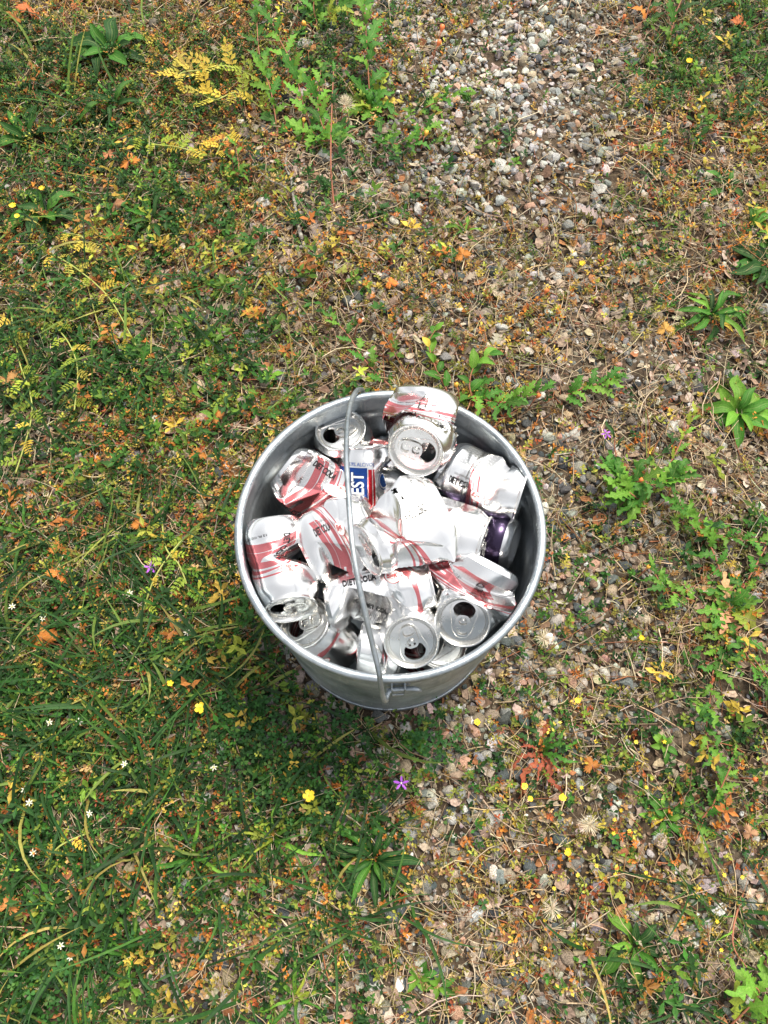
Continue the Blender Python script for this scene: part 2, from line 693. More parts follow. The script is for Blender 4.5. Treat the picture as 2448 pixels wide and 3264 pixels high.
def text_mesh(s, shear=0.0, bold=0.0, res=3):
    key = (s, shear, bold)
    if key in _lettering: return _lettering[key]
    cu = bpy.data.curves.new("lettering_source", 'FONT')
    cu.body = s
    cu.size = 1.0
    cu.align_x = 'CENTER'
    cu.align_y = 'CENTER'
    cu.shear = shear
    cu.offset = bold
    cu.resolution_u = res
    o = bpy.data.objects.new("lettering_source", cu)
    COL.objects.link(o)
    bpy.context.view_layer.update()
    dg = bpy.context.evaluated_depsgraph_get()
    me = bpy.data.meshes.new_from_object(o.evaluated_get(dg))
    bpy.data.objects.remove(o)
    bpy.data.curves.remove(cu)
    bm = bmesh.new()
    bm.from_mesh(me)
    bpy.data.meshes.remove(me)
    bmesh.ops.triangulate(bm, faces=bm.faces[:])
    for _ in range(3):
        es = [e for e in bm.edges if e.calc_length() > .26]
        if not es: break
        bmesh.ops.subdivide_edges(bm, edges=es, cuts=1)
        bmesh.ops.triangulate(bm, faces=bm.faces[:])
    bm.verts.ensure_lookup_table()
    V = np.array([v.co[:] for v in bm.verts])[:, :2]
    F = np.array([[v.index for v in f.verts] for f in bm.faces])
    bm.free()
    V[:, 0] -= (V[:, 0].min() + V[:, 0].max()) / 2
    V[:, 1] -= (V[:, 1].min() + V[:, 1].max()) / 2
    _lettering[key] = (V, F)
    return V, F


def axis_dir(theta, phi):
    t, p = math.radians(theta), math.radians(phi)
    return -CF * math.cos(t) + math.sin(t) * (CR * math.cos(p) + CU * math.sin(p))


# lid with its opening, shared by all the cans
def build_lid():
    prof = [(.0262, -.0022), (.0274, -.0014), (.0277, .0000), (.0274, .0012), (.0266, .0016), (.0257, .0012), (.0250, -.0015), (.0243, -.0050),
            (.0238, -.0064), (.0231, -.0066), (.0226, -.0058), (.0222, -.0040), (.0216, -.0034)]
    n = 64
    th = np.arange(n) * 2 * math.pi / n
    bm = bmesh.new()
    rings = [[bm.verts.new((r * math.cos(t), r * math.sin(t), z)) for t in th] for r, z in prof]
    for a, b in zip(rings[:-1], rings[1:]):
        for j in range(n):
            bm.faces.new((a[j], a[(j + 1) % n], b[(j + 1) % n], b[j])).smooth = True
    # panel with the mouth cut out
    R = .0216
    outer = [(R * math.cos(t), R * math.sin(t)) for t in th]
    mt = np.arange(28) * 2 * math.pi / 28
    mouth = [(.0112 + .0088 * math.cos(t), .0112 * math.sin(t) * (1 - .12 * math.cos(t))) for t in mt]
    pts = [Vector(p) for p in outer + mouth]
    edges = [(i, (i + 1) % n) for i in range(n)] + [(n + i, n + (i + 1) % 28) for i in range(28)]
    v2, _, f2, _, _, _ = delaunay_2d_cdt(pts, edges, [], 1, 1e-7)
    vs = [bm.verts.new((p.x, p.y, -.0034)) for p in v2]
    mp = np.array(mouth)
    for f in f2:
        c = sum((v2[i] for i in f), Vector((0, 0))) / len(f)
        if ((c.x - .0112) / .0088) ** 2 + (c.y / .0112) ** 2 < .96 and math.hypot(c.x - .0112, c.y) < .0112:
            continue
        try: bm.faces.new([vs[i] for i in f])
        except ValueError: pass
    # turned down lip round the mouth and the flap pushed inside
    lo = [bm.verts.new((.0112 + .0082 * math.cos(t), .0105 * math.sin(t), -.0052)) for t in mt]
    up = [bm.verts.new((x, y, -.00342)) for x, y in mouth]
    for j in range(28):
        bm.faces.new((up[j], up[(j + 1) % 28], lo[(j + 1) % 28], lo[j]))
    fl = [bm.verts.new((.004 + .004 * math.cos(t), .0085 * math.sin(t), -.0075 - .0045 * (1 + math.cos(t)) - .004 * math.cos(t))) for t in mt]
    bm.faces.new(fl)
    bmesh.ops.recalc_face_normals(bm, faces=bm.faces[:])
    # raised bead that runs from the mouth round the tab
    me = bpy.data.meshes.new("can_lid")
    bm.to_mesh(me)
    bm.free()
    path = [(.017, .0128), (.010, .0140), (.000, .0118), (-.010, .0098), (-.0165, .0058), (-.0185, 0), (-.0165, -.0058), (-.010, -.0098), (0, -.0118), (.010, -.0140), (.017, -.0128)]
    bead = tube("can_lid_bead", [(p[0], p[1], -.0034) for p in smooth_path([(a, b, 0) for a, b in path], 44)], .00055, 6)
    # tab
    def outline(L0, L1, w, k=24):
        out = []
        for t in np.arange(k) * 2 * math.pi / k:
            c, s_ = math.cos(t), math.sin(t)
            e = 2 / 2.9
            x = math.copysign(abs(c) ** e, c)
            y = math.copysign(abs(s_) ** e, s_)
            out.append(((L0 + L1) / 2 + x * (L1 - L0) / 2, y * w))
        return out
    o_ = outline(-.0172, .0066, .0078, 32)
    h1 = outline(-.0150, -.0062, .0054, 18)
    h2 = outline(-.0040, .0042, .0042, 16)
    pts = [Vector(p) for p in o_ + h1 + h2]
    ed = []
    k = 0
    for L in (len(o_), len(h1), len(h2)):
        ed += [(k + i, k + (i + 1) % L) for i in range(L)]
        k += L
    v2, _, f2, _, _, _ = delaunay_2d_cdt(pts, ed, [], 1, 1e-7)
    bm = bmesh.new()
    vs = [bm.verts.new((p.x, p.y, 0)) for p in v2]

    def hit(c, q):
        x0 = min(p[0] for p in q); x1 = max(p[0] for p in q); w = max(p[1] for p in q)
        return abs((c.x - (x0 + x1) / 2) / ((x1 - x0) / 2)) ** 2.9 + abs(c.y / w) ** 2.9 < .97
    for f in f2:
        c = sum((v2[i] for i in f), Vector((0, 0))) / len(f)
        if hit(c, h1) or hit(c, h2): continue
        bm.faces.new([vs[i] for i in f])
    g = bmesh.ops.extrude_face_region(bm, geom=bm.faces[:])
    for v in g['geom']:
        if isinstance(v, bmesh.types.BMVert): v.co.z += .0012
    # bridge and rivet
    def disc(x, r, z0, z1, seg=14):
        q = bmesh.ops.create_cone(bm, cap_ends=True, segments=seg, radius1=r, radius2=r * .8, depth=z1 - z0)
        for v in q['verts']:
            v.co.x += x
            v.co.z += (z0 + z1) / 2
    disc(0, .0030, -.0016, .0006)
    disc(0, .0017, .0006, .0014)
    q = bmesh.ops.create_cube(bm, size=1)
    for v in q['verts']:
        v.co = Vector((v.co.x * .0040 + .0040, v.co.y * .0030, v.co.z * .0005 + .0002))
    bmesh.ops.recalc_face_normals(bm, faces=bm.faces[:])
    tab = bpy.data.meshes.new("can_tab")
    bm.to_mesh(tab)
    bm.free()
    for m_ in (me, bead, tab): m_.materials.append(M_ALU)
    return me, bead, tab


LID, BEAD, TAB = build_lid()


def make_can(label, lid=None, theta=90, phi=0, L=.1, base=None, base_dir=None, ref='cam', flat=1.0, flat_ang=0.0, flat_base=False,
             dents=(), ndent=6, seed=0, depth=.010, pinch=(), spikes=(), label_ang=0.0, mat=None, mouth=None, kind='cola',
             has_lid=True, tall=1.0, zcut=None, name="drink_can", lettering=True, tab_yaw=0, holes=()):
    """one can: base -> lid along a bent centre line, dented like thin sheet (caps mirrored in planes)"""
    R_ = np.random.default_rng(seed)
    mat = mat or {'cola': M_COLA, 'beer': M_BEER, 'dark': M_DARK}[kind]
    t1 = axis_dir(theta, phi)
    P3 = np.array(lid)
    if base is None:
        P0 = P3 - t1 * L
        t0 = t1
    else:
        P0 = np.array(base)
        t0 = (P3 - P0) if base_dir is None else axis_dir(*base_dir)
        t0 = t0 / np.linalg.norm(t0)
    Lc = np.linalg.norm(P3 - P0)
    r = PROF[:, 0][:, None]
    z = np.repeat(PROF[:, 1][:, None], NU + 1, 1)
    p = np.stack([r * np.cos(TH), r * np.sin(TH), z], -1)
    wmid = sstep(z, .004, .022) * (1 - sstep(z, .094, .110))
    # mirrored dents
    dl = list(dents)
    for _ in range(ndent):
        dl.append((R_.uniform(0, 2 * math.pi), R_.uniform(.022, .092), R_.uniform(-.5, .5), R_.uniform(.25, 1.0) * depth, R_.uniform(1.0, 1.75)))
    for ua, zc, tilt_, dep, st in dl:
        n = np.array([math.cos(ua) * math.cos(tilt_), math.sin(ua) * math.cos(tilt_), math.sin(tilt_)])
        c = np.array([math.cos(ua) * .033, math.sin(ua) * .033, zc]) - n * dep
        h = (p - c) @ n
        p = p - (st * np.maximum(h, 0) * wmid)[..., None] * n
    for us, zs, amp, wu, wz in spikes:          # pinched out corners
        du = np.angle(np.exp(1j * (TH - us)))
        k = np.maximum(0, 1 - np.abs(du) / wu)[None, :] * np.maximum(0, 1 - np.abs(z - zs) / wz)
        p[..., :2] *= (1 + amp * k)[..., None]
    for us, zs, dp, wz, sh in pinch:            # waists
        du = np.cos(TH - us)[None, :]
        k = dp * np.exp(-np.abs((z - zs) / wz) ** 1.4) * np.clip(.5 + .5 * du, 0, 1) ** sh
        p[..., 0] -= k * math.cos(us) * .066 * wmid
        p[..., 1] -= k * math.sin(us) * .066 * wmid
    # fine crinkles
    cr = np.zeros_like(z)
    for _ in range(7):
        a0, z0 = R_.uniform(0, 2 * math.pi), R_.uniform(.03, .09)
        dirn = R_.uniform(0, math.pi)
        du = np.angle(np.exp(1j * (TH - a0)))[None, :] * .033
        dz = z - z0
        s1 = du * math.cos(dirn) + dz * math.sin(dirn)
        s2 = -du * math.sin(dirn) + dz * math.cos(dirn)
        cr += np.maximum(0, 1 - np.abs(s1) / .0035) * np.exp(-(s2 / .014) ** 2) * R_.choice([-1, 1]) * .0009
    calm = 1 - .85 * np.exp(-(np.angle(np.exp(1j * (TH - label_ang))) / .38) ** 2)[None, :] * np.exp(-((z - .043) / .02) ** 4)
    p[..., :2] *= (1 + cr * calm * wmid / .033)[..., None]
    if flat < 1:
        d = np.array([math.cos(flat_ang), math.sin(flat_ang)])
        e = np.array([-d[1], d[0]])
        wf = (sstep(z, .0, .05) if not flat_base else np.ones_like(z)) * (1 - sstep(z, .060, .116))
        A = p[..., :2] @ d
        B = p[..., :2] @ e
        A = A * (1 - (1 - flat) * wf)
        B = B * (1 + (1 - flat) * .50 * wf)
        p[..., :2] = A[..., None] * d + B[..., None] * e
    # centre line
    zz = p[..., 2].copy()
    tp = np.clip(zz / ZL, 0, 1)
    # keep the ends rigid, take up the shortening in the wall
    target = np.clip(Lc / (ZL * tall), .3, 1.4)
    if target < 1:
        e0, e1 = .016 / ZL, 1 - .024 / ZL
        k0 = e0 / target
        k1 = 1 - (1 - e1) / target
        if k1 > k0 + .05:
            tp = np.interp(tp, [0, e0, e1, 1], [0, k0, k1, 1])
    q1 = P0 + t0 * Lc / 3
    q2 = P3 - t1 * Lc / 3
    T = np.linspace(0, 1, 81)[:, None]
    C = (1 - T) ** 3 * P0 + 3 * (1 - T) ** 2 * T * q1 + 3 * (1 - T) * T ** 2 * q2 + T ** 3 * P3
    D = np.gradient(C, axis=0)
    D /= np.linalg.norm(D, axis=1)[:, None]
    rv = -CF if isinstance(ref, str) and ref == 'cam' else (CU if isinstance(ref, str) else np.array(ref))
    e = rv - D[0] * (rv @ D[0])
    E1 = []
    for k in range(81):
        e = e - D[k] * (e @ D[k])
        e = e / np.linalg.norm(e)
        E1.append(e)
    E1 = np.array(E1)
    E2 = np.cross(D, E1)
    ix = tp * 80
    i0 = np.clip(ix.astype(int), 0, 79)
    f = (ix - i0)[..., None]
    lerp = lambda Q: Q[i0] * (1 - f) + Q[i0 + 1] * f
    W = lerp(C) + lerp(E1) * p[..., 0:1] + lerp(E2) * p[..., 1:2]
    # the wall of the bucket holds the sheet metal in
    rad = np.hypot(W[..., 0], W[..., 1])
    lim = np.where(W[..., 2] < .286, wall_r(np.minimum(W[..., 2], HB)) - .0045, 9.0)
    W[..., :2] *= np.minimum(1, lim / np.maximum(rad, 1e-6))[..., None]
    ns = len(PROF)
    lo = 0
    hi = ns
    if zcut is not None:
        if zcut[0] is not None: lo = int(np.argmax(PROF[:, 1] * (np.arange(ns) > 8) >= zcut[0]))
        if zcut[1] is not None: hi = int(np.argmax((PROF[:, 1] >= zcut[1]) & (np.arange(ns) > 8)))
    W0 = W
    if zcut is not None:
        jag = R_.uniform(-1, 1, NU + 1) * .006 + np.sin(TH * 5 + seed) * .004
        jag[-1] = jag[0]
        dirv = np.gradient(W, axis=0)
        dirv /= np.linalg.norm(dirv, axis=2)[..., None] + 1e-9
        row = hi - 1 if zcut[1] is not None else lo
        W = W.copy()
        for off, kk in ((0, 1.0), (1, .6), (2, .3)):
            rr = row - off if zcut[1] is not None else row + off
            W[rr] += dirv[rr] * (jag * kk)[:, None]
            W[rr] += (R_.uniform(-1, 1, (NU + 1, 3)) * .0016 * kk)
            W[rr, -1] = W[rr, 0]
    org = (P0 + P3) / 2
    root = empty(name, org)
    tag(root, label, "can", "crushed drink cans heaped in the bucket")
    rows = np.arange(lo, hi)
    nr = len(rows)
    V = (W[rows][:, :NU] - org).reshape(-1, 3)
    i, j = np.meshgrid(np.arange(nr - 1), np.arange(NU), indexing='ij')
    i = i.ravel(); j = j.ravel()
    F = np.stack([i * NU + j, i * NU + (j + 1) % NU, (i + 1) * NU + (j + 1) % NU, (i + 1) * NU + j], -1)
    keep = np.ones(len(i), bool)
    for hu, hz, hr in holes:                      # ragged puncture
        dd = np.hypot(np.angle(np.exp(1j * (TH[j] - hu))) * .033, PROF[rows[i], 1] - hz)
        keep &= dd > hr * (1 + .35 * np.sin(TH[j] * 90 + i))
    i, j, F = i[keep], j[keep], F[keep]
    uz = PROF[rows, 1] / .120
    ua = ((TH - label_ang + math.pi) / (2 * math.pi))
    sh = np.floor(ua[j] + 1e-9)
    U0 = ua[j] - sh
    U1 = U0 + 1.0 / NU
    uv = np.stack([np.stack([uz[i], U0], -1), np.stack([uz[i], U1], -1), np.stack([uz[i + 1], U1], -1), np.stack([uz[i + 1], U0], -1)], 1)
    bme = mesh_np("can_body", V, F, smooth=True, uv=uv.reshape(-1, 2))
    bme.set_sharp_from_angle(angle=math.radians(24))
    body = link("body", bme, mat, root)

    # printed lettering wrapped on to the crumpled wall
    ring0 = 9
    zring = PROF[ring0:, 1]

    def wrap(name, V2, F2, m, zc, ac, size, rot=0.0, sx=1.0, off=.0007):
        c, s_ = math.cos(rot), math.sin(rot)
        x = (V2[:, 0] * sx) * size
        y = V2[:, 1] * size
        tz = zc + x * c - y * s_
        ta = label_ang + ac - (x * s_ + y * c) / .033
        fi = np.interp(tz, zring, np.arange(len(zring))) + ring0
        fj = (ta % (2 * math.pi)) / (2 * math.pi) * NU
        if zcut is not None and (fi.min() < lo + 2 or fi.max() > hi - 4): return
        a = np.clip(fi.astype(int), 0, ns - 2)
        b = np.clip(fj.astype(int), 0, NU - 1)
        u = (fi - a)[:, None]
        v = (fj - b)[:, None]
        P00, P10, P01, P11 = W[a, b], W[a + 1, b], W[a, b + 1], W[a + 1, b + 1]
        Q = P00 * (1 - u) * (1 - v) + P10 * u * (1 - v) + P01 * (1 - u) * v + P11 * u * v
        du = P10 - P00 + P11 - P01
        dv = P01 - P00 + P11 - P10
        nn = np.cross(dv, du)
        nn /= np.linalg.norm(nn, axis=1)[:, None] + 1e-12
        link(name, mesh_np("can_" + name, Q + nn * off - org, F2, smooth=True), m, body)

    if lettering and kind == 'cola':
        wrap("lettering", *text_mesh("DIET COLA", 0, .026), M_BLACK, .043, 0.0, .0100, sx=.78)
        wrap("lettering", *text_mesh("COLD • CRISP • REFRESHING", 0, .0), M_GREYINK, .045, -.24, .0031, sx=.86)
        wrap("lettering", *text_mesh("12 FL OZ (355 mL)", 0, .0), M_BLACK, .0205, 1.15, .0046, rot=-math.pi / 2)
        wrap("lettering", *text_mesh("DIET COLA", 0, .026), M_BLACK, .043, 2.05, .0100, sx=.78)
        wrap("lettering", *text_mesh("Nutrition Facts", 0, .01), M_BLACK, .0955, 2.75, .0040, rot=-math.pi / 2)
        for ac in (.16, 2.2):
            k = 36
            tt = np.arange(k) * 2 * math.pi / k
            oV = np.concatenate([np.stack([np.cos(tt) * rr, np.sin(tt) * rr * .74], -1) for rr in (1, .93, .87, .55)] + [np.zeros((1, 2))])
            jj = np.arange(k)
            j2 = (jj + 1) % k
            ringf = lambda q: np.concatenate([np.stack([q * k + jj, q * k + j2, (q + 1) * k + jj], -1), np.stack([q * k + j2, (q + 1) * k + j2, (q + 1) * k + jj], -1)])
            red_ring = ringf(0)
            white = np.concatenate([ringf(1), ringf(2), np.stack([3 * k + jj, 3 * k + j2, np.full(k, 4 * k)], -1)])
            wrap("logo_border", oV, red_ring, M_REDINK, .082, ac, .0102, off=.0005)
            wrap("logo_field", oV, white, M_WHITEINK, .082, ac, .0102, off=.0005)
            wrap("logo_lettering", *text_mesh("BigK", .35, .018), M_REDINK, .082, ac, .0082, sx=.86, off=.0010)
    if lettering and kind == 'beer':
        wrap("lettering", *text_mesh("BEST", 0, .022), M_WHITEINK, .083, -.30, .0190, sx=.72)
        wrap("lettering", *text_mesh("MILWAUKEE'S", 0, .022), M_WHITEINK, .064, -.92, .0170, sx=.62)
        wrap("lettering", *text_mesh("5.9% ALC/VOL", 0, .0), M_BLUEINK, .1045, -.18, .0048, rot=-math.pi / 2)
        wrap("lettering", *text_mesh("16 FL OZ", 0, .0), M_BLUEINK, .1040, .98, .0040, rot=-math.pi / 2)
    if has_lid:
        zax = D[-1]
        if mouth is None: mv = E1[-1]
        else:
            m_ = math.radians(mouth)
            mv = CR * math.cos(m_) + CU * math.sin(m_)
        xa = mv - zax * (mv @ zax)
        xa /= np.linalg.norm(xa)
        ya = np.cross(zax, xa)
        M4 = Matrix([[xa[k], ya[k], zax[k], (P3 - org)[k]] for k in range(3)] + [[0, 0, 0, 1]])
        ld = link("lid", LID, None, root)
        ld.matrix_local = M4
        link("bead", BEAD, None, ld)
        tb = link("tab", TAB, None, ld)
        tb.location = (0, 0, -.0020)
        tb.rotation_euler = (0, math.radians(R_.uniform(1, 6)), math.radians(tab_yaw))
    return root, W0, org


PI = math.pi
# ---- bottom layer glimpsed in the gaps
make_can("can lying low beneath the two open lids near the front rim", lid=Z1(1075, 1365, .188), theta=18, phi=60, L=.09, ref='up', mouth=200, seed=61, ndent=3, label_ang=2.0)
make_can("pink can glimpsed deep between the rear left open lid and the torn can", lid=Z1(860, 420, .185), theta=75, phi=20, L=.11, seed=62, label_ang=PI, ndent=5)
make_can("plain silver can wedged under the white holed can by the handle", lid=Z1(905, 655, .206), theta=92, phi=-8, L=.055, seed=63, label_ang=2.4, ndent=3, lettering=False, mat=M_ALU)
# ---- visible heap
make_can("open silver can at the rear left wall, pale lid facing up, red stripe below", lid=Z1(572, 298, .258), theta=33, phi=100, L=.098, ref='up',
         mouth=205, seed=1, ndent=3, depth=.007, mat=M_COLA_TOP, label_ang=PI - .3, dents=[(PI, .05, .3, .012, 1.3)])
make_can("blue and silver beer can with red bar leaning behind the handle", lid=Z1(705, 366, .252), theta=76, phi=91, L=.135, tall=1.12, kind='beer', seed=2, ndent=2,
         depth=.005, label_ang=-.02, mouth=0, dents=[(.9, .06, .1, .004, 1.0)])
make_can("crumpled pink creased can with black lettering, left behind the boxy flattened can", lid=Z1(665, 770, .226), theta=92, phi=-38, L=.1, seed=3, ndent=5, depth=.012,
         label_ang=-.75, flat=.85, pinch=[(0.3, .06, .12, .02, 1)])
make_can("crumpled can lying against the right wall with the white facts panel and red oval", lid=Z1(1474, 628, .258), theta=79, phi=-17, base=Z1(1085, 470, .240), base_dir=(95, -30), seed=4, ndent=2, depth=.007,
         label_ang=.38, pinch=[(0.1, .048, .22, .016, .8)], mouth=-60, dents=[(2.2, .05, 0, .014, 1.5)], mat=M_COLA_FACTS)
make_can("can with a purple red oval squeezed under the right edge of the white holed can", lid=Z1(1288, 862, .262), theta=75, phi=-17, L=.11, seed=5, ndent=2, depth=.005,
         label_ang=.45, mouth=-80, mat=M_COLA_PALE)
hb = Z1(1440, 872, .228)
make_can("dark purple can with its silver base turned to the right wall", lid=hb + axis_dir(108, 165) * .11, theta=108, phi=165, L=.11, kind='dark', seed=6, ndent=0, has_lid=True, label_ang=-.1,
         lettering=False)
make_can("red striped can pinched at the waist standing upright along the left wall", lid=Z1(322, 1192, .252), theta=58, phi=-76, base=Z1(232, 745, .262), base_dir=(82, -82), seed=7, ndent=1, depth=.005,
         label_ang=-.50, pinch=[(-1.75, .056, .40, .012, 1.2), (2.4, .06, .15, .012, 1)], mouth=205)
make_can("open can with red stripes low at the left front wall, below the pinched can", lid=Z1(392, 1258, .232), theta=33, phi=132, L=.088, ref='cam', mouth=195, seed=8, ndent=1, depth=.006,
         label_ang=-.6, mat=M_COLA_TOP)
make_can("can lying crosswise at the front centre showing its 12 ounce print", lid=Z1(1026, 1066, .243), theta=88, phi=13, L=.108, seed=29, ndent=1, depth=.005, label_ang=-.72,
         pinch=[(.25, .074, .12, .007, 1.2)], dents=[(.9, .083, -.4, .006, 1.4)], mat=M_COLA_TOP)
make_can("boxy flattened can with bold lettering and red corner left of the handle", lid=Z1(735, 765, .274), theta=84, phi=27, base=Z1(405, 928, .258), base_dir=(86, 27), seed=30, ndent=1, depth=.006,
         flat=.60, flat_ang=0, flat_base=True, label_ang=-.45, dents=[(.75, .066, -.15, .007, 1.2), (-.9, .085, .2, .005, 1.0)], spikes=[(-1.25, .095, .35, .6, .03)])
make_can("pink red split can folded to a point under the handle at the front", lid=Z1(850, 1395, .196), theta=98, phi=-2, base=Z1(665, 1385, .214), base_dir=(88, -6), seed=11, ndent=5, depth=.012, label_ang=-.95,
         spikes=[(1.3, .075, .55, .5, .03)])
make_can("open can at the front rim with its lid straight up and mouth towards the viewer", lid=Z1(925, 1358, .246), theta=13, phi=-110, L=.088, ref='up', mouth=-72, seed=12, ndent=3, depth=.007, label_ang=PI)
make_can("open can at the front right with mouth at the back and buckled striped side", lid=Z1(1182, 1255, .256), theta=19, phi=-120, base=Z1(1322, 962, .264), base_dir=(84, -118), ref='cam', mouth=82, seed=13, ndent=2, depth=.006,
         label_ang=-.45, flat=.66, flat_base=True, spikes=[(1.5, .055, .55, .55, .04), (-1.4, .06, .40, .5, .04)], dents=[(.2, .094, .6, .008, 1.3)])
make_can("big white silver can with a ragged hole, crushed flat on top of the heap", lid=Z1(703, 897, .300), theta=70, phi=205, base=Z1(1095, 690, .296), base_dir=(88, 205), seed=14, ndent=1, depth=.006,
         flat=.52, flat_ang=0.1, flat_base=True, label_ang=.32, holes=[(1.15, .050, .0042), (.80, .046, .0018)], mouth=-75, spikes=[(1.45, .030, .22, .5, .03), (-1.3, .055, .30, .5, .03), (-1.25, .02, .30, .4, .02)],
         dents=[(1.0, .075, .5, .010, 1.5)], mat=M_COLA_TOP)
# torn can on top at the back: crushed lower half, and the lid half folded forward
r1, _, _ = make_can("torn can on top at the back, ripped across, lid half folded to the front", lid=Z1(915, 430, .318), theta=80, phi=256, base=Z1(1008, 108, .318), base_dir=(80, 260), seed=15, ndent=3, depth=.006,
                    label_ang=.05, flat=.68, flat_base=True, has_lid=False, zcut=(None, .084))
r2, _, _ = make_can("lid half", lid=Z1(945, 402, .330), theta=34, phi=238, L=.075, seed=16, ndent=4, depth=.010, ref='cam', label_ang=1.9, zcut=(.078, None), mouth=-12, lettering=False, mat=M_COLA_TOP)
# the two halves are one can: hang the lid half under the crushed half
for ch in list(r2.children):
    ch.location = ch.location + (r2.location - r1.location)
    ch.parent = r1
    if ch.name.startswith("body"): ch.name = "torn_collar"
bpy.data.objects.remove(r2)

# ------------------------------------------------------------------ ground cover that nobody could count
# how much of each kind grows or lies where: 6 columns by 8 rows over the patch, read off the photograph
MAPS = {
    'gravel': "015893 025952 133533 134474 125793 026974 015984 027876",
    'straw': "552116 365258 457668 574568 464334 455365 564353 465454",
    'grass': "200001 200000 110000 210000 420000 873000 873001 853002",
    'leaf': "743104 742002 532001 421000 441011 563111 444112 642113",
    'tall': "983104 984102 872001 752001 531001 321001 211001 311002",
    'moss': "573228 663238 667884 674363 673134 553255 553266 554466",
    'accent': "884104 883113 663432 984211 873112 532111 432222 444222",
    'litter': "333113 355124 464554 565344 455222 344213 344213 344334",
}
XM, YM = (-.80, .80), (-0.52, 1.40)


def dens(kind, x, y):
    g = np.array([[int(c) for c in r] for r in MAPS[kind].split()], float) / 9.0
    dx, dy = topix(x, y)
    u = np.clip(dx / 276.5 - .5, 0, 4.999)
    v = np.clip(dy / 276.5 - .5, 0, 6.999)
    i, j = u.astype(int), v.astype(int)
    fu, fv = u - i, v - j
    fu = fu * fu * (3 - 2 * fu)
    fv = fv * fv * (3 - 2 * fv)
    return (g[j, i] * (1 - fu) + g[j, i + 1] * fu) * (1 - fv) + (g[j + 1, i] * (1 - fu) + g[j + 1, i + 1] * fu) * fv


def scatter(kind, n, f=7, patch=1.0, seed=0, floor=.02):
    R_ = np.random.default_rng(seed)
    x = R_.uniform(*XM, n * 9)
    y = R_.uniform(*YM, n * 9)
    dx, dy = topix(x, y)
    k = (dx > -190) & (dx < 1850) & (dy > -170) & (dy < 2420)
    x, y = x[k], y[k]
    d = dens(kind, x, y)
    d = d * (1 + patch * (2.4 * vnoise(x, y, f, seed) - 1.2 + .8 * vnoise(x, y, f * 3.1, seed + 3) - .4)) + floor
    k = (R_.random(len(x)) < np.clip(d, 0, 1) * .45) & (np.hypot(x, y) > .140)
    x, y = x[k][:n], y[k][:n]
    return x, y, R_


def pick(R_, n, pal, jit=.18):
    P = np.array([p[1:] for p in pal])
    w = np.array([p[0] for p in pal], float)
    c = P[R_.choice(len(pal), n, p=w / w.sum())]
    return np.clip(c * (1 + R_.normal(0, jit, (n, 1))) * (1 + R_.normal(0, .05, (n, 3))), .004, .9)


def rotz(R_, n):
    a = R_.uniform(0, 2 * math.pi, n)
    return np.cos(a), np.sin(a)


def ico(sub):
    bm = bmesh.new()
    bmesh.ops.create_icosphere(bm, subdivisions=sub, radius=1)
    V = np.array([v.co[:] for v in bm.verts])
    bm.verts.ensure_lookup_table()
    F = np.array([[v.index for v in f.verts] for f in bm.faces])
    bm.free()
    return V, F


STONE_PAL = [(3.0, .30, .285, .26), (2.8, .26, .215, .165), (1.8, .058, .066, .068), (1.8, .16, .16, .15), (.9, .34, .21, .15), (.7, .44, .43, .40), (1.8, .19, .145, .105), (1.0, .105, .115, .112)]


def rock(V, R_, cut=5):
    """angular stone: a ball chopped by random planes"""
    P = V * np.array([1, R_.uniform(.62, .95), R_.uniform(.42, .72)])
    for _ in range(cut):
        n = R_.normal(size=3)
        n /= np.linalg.norm(n)
        h = R_.uniform(.35, .72)
        d = P @ n - h
        P = P - np.maximum(d, 0)[:, None] * n
    return P + R_.normal(0, .02, P.shape)


def build_gravel():
    for nm, n, sub, lo, hi, seed in (("gravel", 30000, 1, .0022, .0062, 21), ("gravel", 5200, 2, .0052, .0118, 22)):
        x, y, R_ = scatter('gravel', n, 6, .55, seed, .08)
        n = len(x)
        V0, F0 = ico(sub)
        prot = np.array([rock(V0, R_) for _ in range(60)])
        s = lo * (hi / lo) ** (R_.random(n) ** 1.6)
        c, si = rotz(R_, n)
        P = prot[R_.integers(0, 60, n)]
        tx, ty = R_.normal(0, .25, n), R_.normal(0, .25, n)
        Zt = P[..., 2] + P[..., 0] * tx[:, None] + P[..., 1] * ty[:, None]
        Xr = P[..., 0] * c[:, None] - P[..., 1] * si[:, None]
        Yr = P[..., 0] * si[:, None] + P[..., 1] * c[:, None]
        z = terrain(x, y) + s * R_.uniform(.05, .5, n)
        V = np.stack([Xr * s[:, None] + x[:, None], Yr * s[:, None] + y[:, None], Zt * s[:, None] + z[:, None]], -1)
        k = len(V0)
        F = (F0[None] + (np.arange(n) * k)[:, None, None]).reshape(-1, 3)
        col = pick(R_, n, STONE_PAL, .22)
        ddx, ddy = topix(x, y)                    # the bare patch at the top is paler, cleaner stone
        pale = np.clip(1 - np.hypot((ddx - 1080) / 330, (ddy - 170) / 420) ** 2, 0, 1) * (R_.random(n) < .6)
        col = np.repeat(col * (1 - pale[:, None]) + pale[:, None] * pick(R_, n, [(3, .40, .40, .385), (1, .27, .27, .26), (.8, .48, .36, .29)], .2), k, 0)
        o = link(nm, mesh_np(nm, V.reshape(-1, 3), F, col), M_STONE)
        tag(o, "mixed grey, tan and dark gravel lying between the weeds" if sub == 1 else "coarser angular gravel in grey, tan and slate among the weeds", "gravel", kind="stuff")


